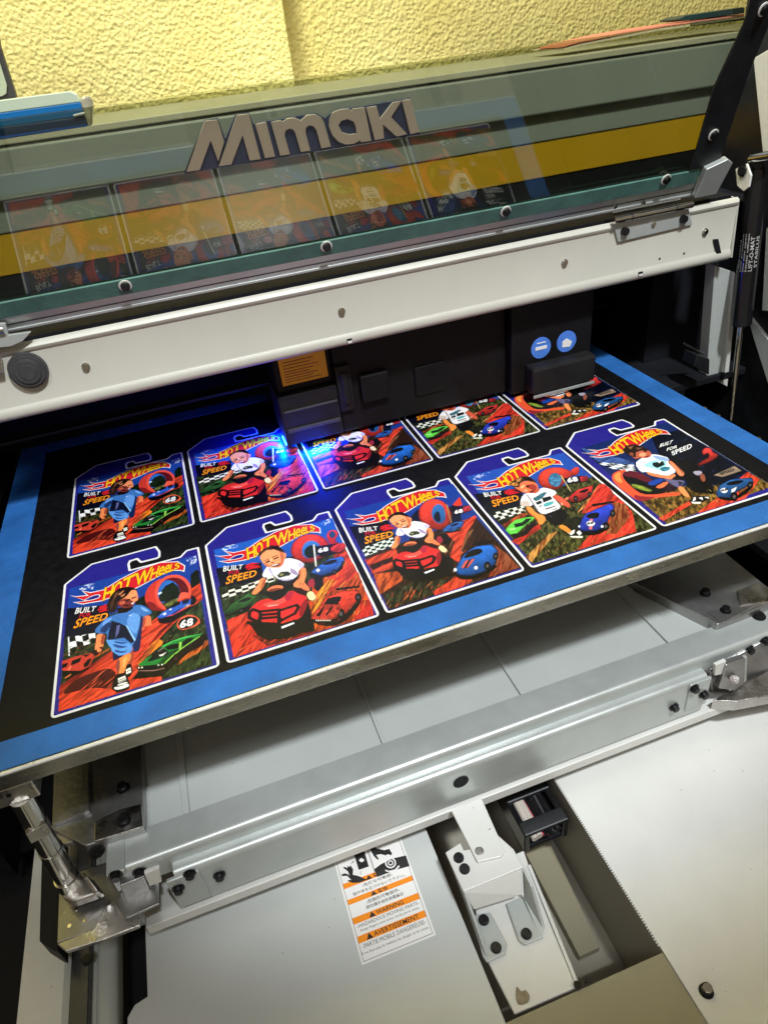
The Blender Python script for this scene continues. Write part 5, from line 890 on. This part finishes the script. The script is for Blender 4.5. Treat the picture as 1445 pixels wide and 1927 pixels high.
A.P('child', [((40, 42, 30), [(1080, 880), (1330, 830), (1392, 900), (1300, 1050), (1200, 1080), (1100, 980)], 'v'), ((24, 24, 24), [(1150, 1092), (1400, 1078), (1424, 1192), (1180, 1192)]), ((232, 224, 205), [(1150, 1110), (1222, 1080), (1272, 1058), (1262, 1122), (1210, 1152)], 'p', 0), ((232, 224, 205), [(1300, 1110), (1350, 1070), (1392, 1120), (1350, 1162)], 'p', 0), ((236, 230, 200), [(1180, 1168), (1412, 1168), (1402, 1196), (1220, 1192)], 'p', 0),
 ((246, 138, 52), [(978, 1000), (1080, 968), (1222, 1080), (1200, 1132), (1140, 1102)]), ((24, 22, 26), [(738, 810), (900, 750), (1062, 688), (1164, 810), (1084, 900), (1082, 950), (940, 992), (838, 922)]), ((60, 58, 66), [(820, 830), (900, 800), (860, 870)], 'v'),
 ((240, 142, 62), [(428, 670), (532, 668), (620, 780), (760, 820), (786, 900), (702, 984), (650, 952), (640, 880), (520, 792)]), ((200, 92, 40), [(440, 690), (520, 780), (640, 870), (650, 940), (620, 880), (500, 790)]), ((224, 92, 66), [(898, 490), (960, 458), (1100, 540), (1204, 640), (1184, 684), (1120, 662), (1040, 612), (940, 540)]), ((244, 120, 80), [(1088, 530), (1176, 498), (1150, 562)]), ((244, 140, 110), [(1020, 600), (1070, 600), (1080, 650), (1040, 640)]),
 ((228, 218, 218), [(343, 662), (360, 520), (430, 440), (560, 440), (700, 340), (830, 358), (968, 410), (940, 472), (880, 490), (960, 570), (1054, 680), (900, 752), (740, 804), (640, 740), (560, 620), (530, 662)], 'p', 1), ((112, 112, 114), [(440, 450), (480, 470), (580, 620), (660, 740), (620, 730), (545, 600)]), ((196, 180, 168), [(360, 570), (500, 570), (530, 662), (350, 662)]), ((200, 205, 225), [(680, 350), (780, 370), (700, 430), (620, 440)]),
 ((56, 116, 128), [(555, 520), (620, 500), (720, 430), (806, 418), (780, 462), (700, 545), (600, 584)], 'v'), ((22, 36, 42), [(718, 520), (860, 488), (894, 540), (740, 602)]), ((30, 50, 55), [(600, 600), (700, 560), (720, 610), (640, 640)]), ((78, 170, 172), [(728, 620), (924, 566), (912, 622), (760, 684)]), ((90, 96, 100), [(640, 662), (722, 640), (702, 672)], 'p', 0), ((70, 80, 84), [(768, 702), (952, 648), (942, 668), (780, 722)], 'p', 0), ((90, 96, 100), [(800, 742), (982, 690), (962, 712)], 'p', 0),
 ((196, 88, 56), [(560, 430), (660, 350), (690, 370), (640, 430), (580, 450)]), ((236, 114, 72), [(240, 330), (330, 300), (360, 260), (430, 228), (560, 240), (642, 290), (652, 350), (602, 432), (520, 442), (400, 432), (300, 372)]), ((176, 60, 44), [(440, 300), (560, 280), (642, 330), (602, 430), (500, 442), (560, 384), (470, 352)]), ((248, 156, 116), [(408, 382), (460, 368), (472, 412), (430, 424)]), ((66, 22, 18), [(440, 322), (492, 308), (504, 336), (450, 348)], 'p', 0), ((90, 24, 22), [(498, 412), (572, 388), (562, 416), (510, 428)], 'p', 0), ((250, 170, 120), [(340, 330), (420, 290), (430, 320), (370, 370)]),
 ((88, 54, 32), [(158, 292), (200, 240), (300, 188), (380, 148), (500, 158), (592, 220), (624, 264), (560, 250), (430, 222), (352, 262), (330, 342), (240, 332)]), ((206, 136, 62), [(168, 292), (260, 240), (330, 300), (250, 324)], 'v'), ((40, 26, 22), [(400, 170), (500, 170), (580, 230), (480, 220), (410, 210)], 'p', 0), ((190, 130, 70), [(280, 210), (370, 170), (350, 230), (290, 260)], 'p', 0)])
A.fr(850, 800, 400)
A.numq = [(786, 395), (860, 383), (848, 350), (780, 362)]; A.numq2 = [(914, 680), (962, 672), (966, 655), (920, 660)]; 
A.strokes('picture', [(300, 620), (700, 450), (1370, 700), (550, 940)], 420, 1.1, 4, 0.5, [(150, 140, 70), (22, 30, 14), (90, 96, 40), (190, 140, 80)], 1, 0.5)
arts.append(A)
# picture 5 : child leaning in front of a large orange loop, dark blue background
A = Art((1050, 760), 395 / 1445, 4); P_ = lambda *a, **k: A.paint('picture', *a, **k)
P_((26, 48, 110), 'k', [(150, 310), (742, 128), (1500, 560), (748, 828)])
P_((14, 20, 44), 'v', [(640, 230), (830, 180), (1300, 470), (1100, 560), (760, 500)]); P_((70, 100, 170), 'w', [(150, 300), (520, 400), (520, 440), (300, 420)]); P_((214, 220, 235), 'h64', [(250, 400), (520, 420), (540, 480), (380, 450)])
P_((104, 86, 36), 'g', [(540, 640), (900, 560), (1100, 560), (1400, 480), (1500, 560), (748, 828)]); P_((12, 12, 18), 'v', [(860, 372), (930, 395), (1000, 470), (1060, 560), (1080, 640), (900, 580), (830, 440)], 1)
P_((226, 66, 42), 's', [(686, 790), (900, 668), (915, 690), (722, 806)]); P_((226, 66, 42), 's', [(955, 752), (1100, 640), (1300, 468), (1385, 520), (1290, 650), (1010, 742)]); P_((160, 100, 60), 'o', [(1220, 560), (1310, 540), (1340, 600), (1250, 650)])
A.fr(1150, 820, 200)
A.P('race_loop', [((24, 20, 24), [(150, 560), (180, 500), (300, 480), (480, 560), (640, 640), (740, 790), (600, 800), (420, 800), (260, 720)]), ((116, 28, 44), [(150, 512), (240, 474), (380, 498), (545, 590), (562, 622), (480, 642), (300, 562), (200, 562)]), ((134, 154, 52), [(258, 650), (420, 680), (562, 740), (540, 768), (400, 742), (288, 702)], 'v'), ((30, 74, 178), [(468, 640), (660, 578), (722, 600), (560, 692)]), ((232, 112, 62), [(580, 700), (742, 618), (784, 640), (680, 724)]), ((60, 26, 44), [(680, 720), (800, 640), (890, 720), (860, 760), (720, 762)], 'v'),
 ((236, 86, 50), [(0, 540), (60, 488), (160, 462), (205, 468), (142, 520), (170, 602), (300, 722), (420, 800), (600, 802), (740, 778), (942, 766), (932, 812), (760, 824), (560, 852), (400, 902), (300, 852), (120, 722), (18, 622)]), ((248, 140, 70), [(20, 560), (80, 500), (130, 500), (110, 560), (160, 640), (90, 640)]), ((160, 40, 50), [(300, 800), (440, 830), (600, 830), (560, 852), (400, 902), (310, 850)])])
A.fr(1050, 760, 395)
A.paint('small_loop', (206, 56, 50), 'm', [(985, 330), (1010, 300), (1050, 305), (1062, 335), (1110, 350), (1060, 395), (940, 440), (980, 395), (1040, 370), (1030, 330), (1000, 360)], 1)
car(A, 'blue_car', [(1082, 622), (1110, 560), (1182, 522), (1330, 508), (1345, 545), (1232, 602), (1200, 652), (1100, 642)], (40, 90, 150), [(1140, 560), (1190, 530), (1290, 525), (1230, 560)], [(1082, 625), (1200, 655), (1340, 550), (1340, 580), (1210, 672), (1110, 660)], [(1210, 640, 26), (1320, 560, 20)], None, [[(1190, 590), (1230, 570), (1215, 600), (1190, 615)]])
A.paint('blue_car', (225, 225, 228), 'f', circ(1140, 597, 26, 14, 0.7))
A.paint('track_sign', (150, 128, 108), 'f', [(1065, 492), (1212, 428), (1262, 462), (1130, 505)])
A.fr(1150, 820, 200)
A.P('child', [((14, 14, 18), [(780, 290), (960, 330), (1100, 480), (1150, 560), (1250, 640), (1300, 742), (1150, 782), (1040, 702), (960, 480)]), ((166, 156, 172), [(1090, 500), (1180, 474), (1244, 500), (1180, 552)]), ((156, 84, 62), [(1190, 550), (1250, 510), (1284, 602), (1242, 642)]), ((24, 24, 26), [(1048, 892), (1110, 830), (1300, 818), (1334, 850), (1230, 912), (1100, 934)]), ((226, 222, 216), [(1120, 840), (1142, 840), (1142, 882), (1100, 892)], 'p', 0), ((226, 222, 216), [(1180, 850), (1232, 838), (1242, 882)], 'p', 0), ((226, 222, 216), [(1260, 840), (1312, 834), (1322, 862)], 'p', 0), ((230, 226, 205), [(1078, 902), (1220, 906), (1200, 928), (1100, 926)], 'p', 0),
 ((110, 104, 140), [(700, 580), (800, 600), (992, 610), (984, 652), (920, 704), (880, 702), (780, 642)]), ((60, 56, 84), [(900, 620), (980, 640), (920, 700)], 'p', 0), ((242, 142, 82), [(888, 702), (962, 688), (1064, 820), (1052, 852), (960, 802)]), ((240, 132, 82), [(468, 500), (560, 500), (700, 550), (800, 540), (862, 518), (874, 560), (800, 602), (720, 582), (600, 562), (500, 532)]), ((20, 18, 20), [(818, 590), (880, 540), (1014, 560), (1002, 592), (880, 612)]), ((238, 132, 86), [(778, 340), (832, 358), (962, 480), (994, 522), (960, 562), (900, 532), (860, 452), (790, 382)]), ((170, 76, 56), [(830, 360), (870, 390), (970, 490), (980, 540), (930, 470)]),
 ((226, 229, 233), [(313, 382), (400, 310), (520, 258), (620, 258), (794, 308), (760, 362), (820, 420), (884, 490), (800, 532), (740, 552), (470, 490), (400, 502)]), ((140, 166, 214), [(540, 262), (794, 310), (752, 362), (600, 320)]), ((150, 202, 212), [(418, 412), (540, 340), (680, 328), (764, 370), (700, 484), (560, 452), (500, 432)]), ((22, 48, 44), [(556, 372), (700, 348), (724, 400), (620, 444), (560, 412)], 'v'), ((58, 138, 160), [(640, 442), (780, 418), (804, 462), (700, 502)], 'v'), ((232, 234, 236), [(620, 350), (680, 345), (650, 380)], 'p', 0),
 ((198, 98, 70), [(250, 262), (330, 230), (450, 188), (534, 220), (544, 280), (480, 312), (380, 302), (320, 322)]), ((242, 154, 114), [(380, 242), (460, 228), (474, 270), (420, 292), (370, 272)]), ((110, 44, 36), [(430, 205), (470, 205), (480, 225), (440, 232)], 'p', 0), ((120, 46, 38), [(450, 290), (510, 270), (515, 285), (470, 300)], 'p', 0), ((58, 38, 30), [(148, 202), (200, 138), (300, 118), (420, 148), (504, 190), (480, 212), (380, 200), (330, 232), (330, 302), (240, 272), (180, 232)]), ((150, 100, 70), [(220, 160), (300, 140), (260, 190)], 'p', 0), ((130, 84, 58), [(330, 170), (420, 165), (360, 200)], 'p', 0), ((160, 84, 60), [(235, 240), (290, 230), (300, 280), (255, 275)])])
A.fr(1050, 760, 395)
A.numq = [(1115, 608), (1165, 596), (1168, 578), (1120, 590)]; 
A.strokes('picture', [(560, 680), (1100, 560), (1450, 520), (748, 825)], 300, 1.2, 4, 0.5, [(170, 150, 70), (30, 28, 14), (110, 96, 40)], 1, 0.5)
A.strokes('picture', [(640, 230), (830, 180), (1300, 470), (900, 560)], 60, 0.2, 8, 0.5, [(40, 70, 130), (10, 14, 34)], 2, 0.2)
arts.append(A)
# shared outline, banner and lettering, in card millimetres
O1 = arts[0]; O2 = arts[1]
outline = [(0, 0), (0, 137.6)] + O1.mm([(365, 240), (862, 110), (893, 150), (893, 190), (868, 206), (740, 238), (712, 212), (668, 226), (660, 246), (668, 288), (1040, 190), (1085, 142)]) + [(105.6, 138.6), (105.2, 0)]
outline = [(0.0, 0.0), (0.0, 137.6), (19.9, 156.2)] + outline[3:-2] + [(105.0, 138.5), (105.0, 0.0)]
def inset(P, d):
    P = X(P); n = len(P); out = []; ar = sum(P[i][0] * P[(i + 1) % n][1] - P[(i + 1) % n][0] * P[i][1] for i in range(n)); sg_ = 1 if ar > 0 else -1
    for i in range(n):
        a, b_, c = P[i - 1], P[i], P[(i + 1) % n]; e1 = (b_ - a) / np.linalg.norm(b_ - a); e2 = (c - b_) / np.linalg.norm(c - b_)
        n1 = X([-e1[1], e1[0]]) * sg_; n2 = X([-e2[1], e2[0]]) * sg_; bi = n1 + n2; bi /= np.linalg.norm(bi); out.append(b_ + bi * d / max(0.45, bi @ n1))
    return X(out)
def rounded(P, r):
    P = X(P); n = len(P); out = []
    for i in range(n):
        a, b_, c = P[i - 1], P[i], P[(i + 1) % n]; l1 = np.linalg.norm(a - b_); l2 = np.linalg.norm(c - b_); rr = min(r[i] if hasattr(r, '__len__') else r, l1 * 0.45, l2 * 0.45)
        p0 = b_ + (a - b_) / l1 * rr; p1 = b_ + (c - b_) / l2 * rr
        for t in np.linspace(0, 1, 6): out.append(p0 * (1 - t) ** 2 + 2 * b_ * t * (1 - t) + p1 * t * t)
    return X(out)
rad = [4.0] + [1.2] * (len(outline) - 2) + [4.0]
OUT = rounded(outline, rad); INN = rounded(inset(outline, 1.75), 1.0)
def flat(rings, z, th=0.0, name='x'):
    me = shape_mesh([[tuple(p) for p in r] for r in rings], th)
    for v in me.vertices: v.co = Vector((v.co.x, v.co.y, v.co.z + z)) * MM
    return me
me_border = flat([OUT], -0.15, 0.28); me_border.materials.append(M['white_ink'])
me_back = flat([INN], 0.03); me_back.materials.append(M['indigo'])
flame = O2.mm([(88, 462), (130, 468), (215, 460), (165, 428), (240, 440), (330, 420), (430, 350), (560, 282), (700, 234), (830, 226), (895, 255), (900, 298), (870, 290), (820, 290), (740, 318), (660, 362), (590, 402), (500, 445), (420, 470), (330, 500), (200, 522), (125, 508), (215, 498)])
fin = inset(flame, 0.9)
me_fl0 = flat([flame], 0.16); me_fl0.materials.append(M['white_ink'])
me_fl1 = flat([fin], 0.20); me_fl1.materials.append(M['logo_red'])
curl = O2.mm([(205, 492), (255, 462), (305, 452), (322, 462), (308, 482), (250, 496), (205, 500)])
me_cu = flat([rounded(curl, 2)], 0.22); me_cu.materials.append(M['white_ink'])
me_ci = flat([rounded(inset(rounded(curl, 2)[::3], 0.6), 1)], 0.24); me_ci.materials.append(M['indigo'])
LQ = [('H', [(345, 500), (408, 480), (402, 384), (335, 408)]), ('O', [(404, 478), (462, 455), (462, 352), (402, 378)]), ('T', [(470, 442), (528, 414), (545, 308), (458, 348)]), ('W', [(556, 402), (652, 362), (655, 262), (540, 314)]),
      ('H', [(652, 362), (706, 336), (706, 256), (654, 280)]), ('e', [(708, 334), (748, 318), (748, 252), (706, 268)]), ('e', [(750, 316), (786, 304), (783, 242), (748, 254)]), ('L', [(788, 302), (818, 290), (810, 236), (784, 244)]), ('S', [(820, 288), (858, 270), (850, 236), (812, 240)])]
def text_me(items, z, bold, grow=0.0):
    t = T()
    for ch, q in items:
        q = [X(p) for p in O2.mm(q)]
        if grow: c = sum(q) / 4; q = [p + (p - c) / np.linalg.norm(p - c) * grow for p in q]
        t.add(ch, [X([p[0], p[1], z]) for p in q], bold)
    me = bpy.data.meshes.new('lettering'); me.from_pydata([tuple(v * MM) for v in t.v], [], t.f); return me
me_ls = text_me([(c, q) for c, q in LQ], 0.26, 0.045, 0.45); me_ls.materials.append(M['logo_dark'])
me_lt = text_me(LQ, 0.30, 0.022, -0.15); me_lt.materials.append(M['logo_yellow'])
def slog(items, mt, shear=0.0):
    t = T()
    for ch, q in items: t.add(ch, [X([*p, 0.30]) for p in q], 0.022, shear)
    me = bpy.data.meshes.new('slogan'); me.from_pydata([tuple(v * MM) for v in t.v], [], t.f); me.materials.append(M[mt]); return me
m_built = slog([('BUILT', O2.mm([(162, 588), (308, 567), (312, 532), (166, 546)]))], 'white_ink'); m_for = slog([('FOR', O2.mm([(203, 612), (286, 600), (288, 573), (205, 582)]))], 'logo_red'); m_speed = slog([('SPEED', O2.mm([(180, 686), (415, 620), (415, 572), (188, 622)]))], 'logo_orange', 0.1)
ic = [rounded(O2.mm([(330 + a, 545 + b_), (380 + a, 525 + b_), (440 + a, 530 + b_), (390 + a, 540 + b_), (335 + a, 553 + b_)]), 0.5) for a, b_ in [(0, -6), (-5, 10), (10, 22)]]
m_icon = flat(ic, 0.30); m_icon.materials.append(M['logo_red'])
def grid_mesh(A, mask, z, step=2, name='print'):
    """coloured quad mesh over the cells of the mask (None: whole painted picture)"""
    h, w_ = NY // step, NX // step
    im0 = np.clip(A.img * (0.82 + 0.36 * N_P[..., None]), 0, 1); lum = (im0 @ X([0.3, 0.55, 0.15]))[..., None] + 1e-5
    img = np.clip(((1.0 * im0) * (lum / 0.5) ** 0.28) * 1.12, 0, 0.92)[:h * step, :w_ * step].reshape(h, step, w_, step, 3).mean((1, 3))
    mk = mask[:h * step, :w_ * step].reshape(h, step, w_, step).mean((1, 3)) > 0.5
    vi = np.full((h + 1, w_ + 1), -1); cj, ci = np.nonzero(mk)
    used = np.zeros((h + 1, w_ + 1), bool)
    for a, b_ in ((0, 0), (0, 1), (1, 0), (1, 1)): used[cj + a, ci + b_] = True
    jj, ii = np.nonzero(used); vi[jj, ii] = np.arange(len(jj))
    co = np.stack([ii * step / RES, jj * step / RES, np.full(len(ii), z)], 1) * MM
    F4 = np.stack([vi[cj, ci], vi[cj, ci + 1], vi[cj + 1, ci + 1], vi[cj + 1, ci]], 1)
    me = bpy.data.meshes.new(name); me.vertices.add(len(co)); me.vertices.foreach_set('co', co.ravel())
    me.loops.add(F4.size); me.loops.foreach_set('vertex_index', F4.ravel()); me.polygons.add(len(F4))
    me.polygons.foreach_set('loop_start', np.arange(len(F4)) * 4); me.update(calc_edges=True)
    at = me.color_attributes.new('Col', 'FLOAT_COLOR', 'CORNER'); c4 = np.ones((len(F4), 4)); c4[:, :3] = img[cj, ci]
    at.data.foreach_set('color', np.repeat(c4, 4, axis=0).ravel()); me.materials.append(M['print']); return me
def add(name, me, parent, z=None):
    o = bpy.data.objects.new(name, me); COL.objects.link(o); o.parent = parent; return o
labels = ['card of toddler in blue outfit, ', 'card of child riding red vehicle beside red race car, ', 'card of child riding red vehicle beside blue race car, ',
          'card of white shirted child on grass, ', 'card of child leaning beside large orange loop, ']
PARTN = {'race_loop': 'race_loop', 'small_loop': 'race_loop', 'blue_car': 'toy_car', 'small_blue_car': 'toy_car', 'green_car': 'toy_car', 'red_car': 'toy_car', 'number_badge': 'number_badge', 'number_flag': 'number_flag', 'ride_on': 'ride_on_toy', 'child': 'printed_child', 'track_sign': 'track_sign'}
PLAB = {'race_loop': 'orange red looping race track', 'small_loop': 'small distant loop', 'blue_car': 'blue toy race car', 'small_blue_car': 'small distant blue toy car', 'green_car': 'green toy car', 'red_car': 'red toy car'}
fronts = []
for c, A in enumerate(arts):
    card = thing('printed_card', labels[c] + 'near row', 'printed card', (c * PITX, 0, 0), 'printed toy cards on the black sheet')
    add('card_border', me_border, card); add('card_backing', me_back, card)
    add('picture', grid_mesh(A, A.masks['picture'], 0.08), card)
    bn = add('title_banner', me_fl0, card); add('banner_fill', me_fl1, bn); add('flame_curl', me_cu, bn); add('curl_centre', me_ci, bn); add('letter_shadow', me_ls, bn); add('lettering', me_lt, bn)
    if c < 4:
        add('slogan', m_built, card); add('slogan', m_for, card); add('slogan', m_speed, card); add('flame_icon', m_icon, card)
    else:
        t = T()
        for s_, q in [('BUILT', [(695, 302), (775, 278), (790, 250), (705, 276)]), ('FOR', [(745, 328), (815, 306), (822, 284), (748, 306)]), ('SPEED', [(785, 358), (918, 306), (918, 272), (775, 330)])]: t.add(s_, [X([*p, 0.3]) for p in A.mm(q)], 0.03)
        me = bpy.data.meshes.new('slogan'); me.from_pydata([tuple(v * MM) for v in t.v], [], t.f); me.materials.append(M['white_ink']); add('slogan', me, card)
        t = T(); t.add('SPEED', [X([*p, 0.36]) for p in A.mm([(1120, 492), (1215, 462), (1200, 442), (1105, 478)])], 0.03)
        me = bpy.data.meshes.new('sign_text'); me.from_pydata([tuple(v * MM) for v in t.v], [], t.f); me.materials.append(M['black_ink']); add('sign_text', me, card)
    for z_, key in enumerate(k for k in A.masks if k != 'picture'):
        o = add(PARTN[key], grid_mesh(A, A.masks[key], 0.34 if key == 'child' else 0.12 + z_ * 0.012), card)
        if key in PLAB: o['label'] = PLAB[key]
    qs = [A.numq] + ([A.numq2] if hasattr(A, 'numq2') else [])
    for q in qs:
        t = T(); t.add('68', [X([*p, 0.36]) for p in A.mm(q)], 0.05)
        me = bpy.data.meshes.new('number'); me.from_pydata([tuple(v * MM) for v in t.v], [], t.f); me.materials.append(M['white_ink'] if q is A.numq and c < 4 else M['black_ink']); add('racing_number', me, card)
    fronts.append(card)
far = ['far row at left end', 'far row', 'far row under the print carriage', 'far row half under the carriage', 'far row']
for c, card in enumerate(fronts):
    r = card.copy(); COL.objects.link(r); r.location = Vector((c * PITX, PITY, 0)) * MM; r['label'] = labels[c] + far[c]
    for ch in list(card.children):
        d = ch.copy(); COL.objects.link(d); d.parent = r
        for g in ch.children: e = g.copy(); COL.objects.link(e); e.parent = d
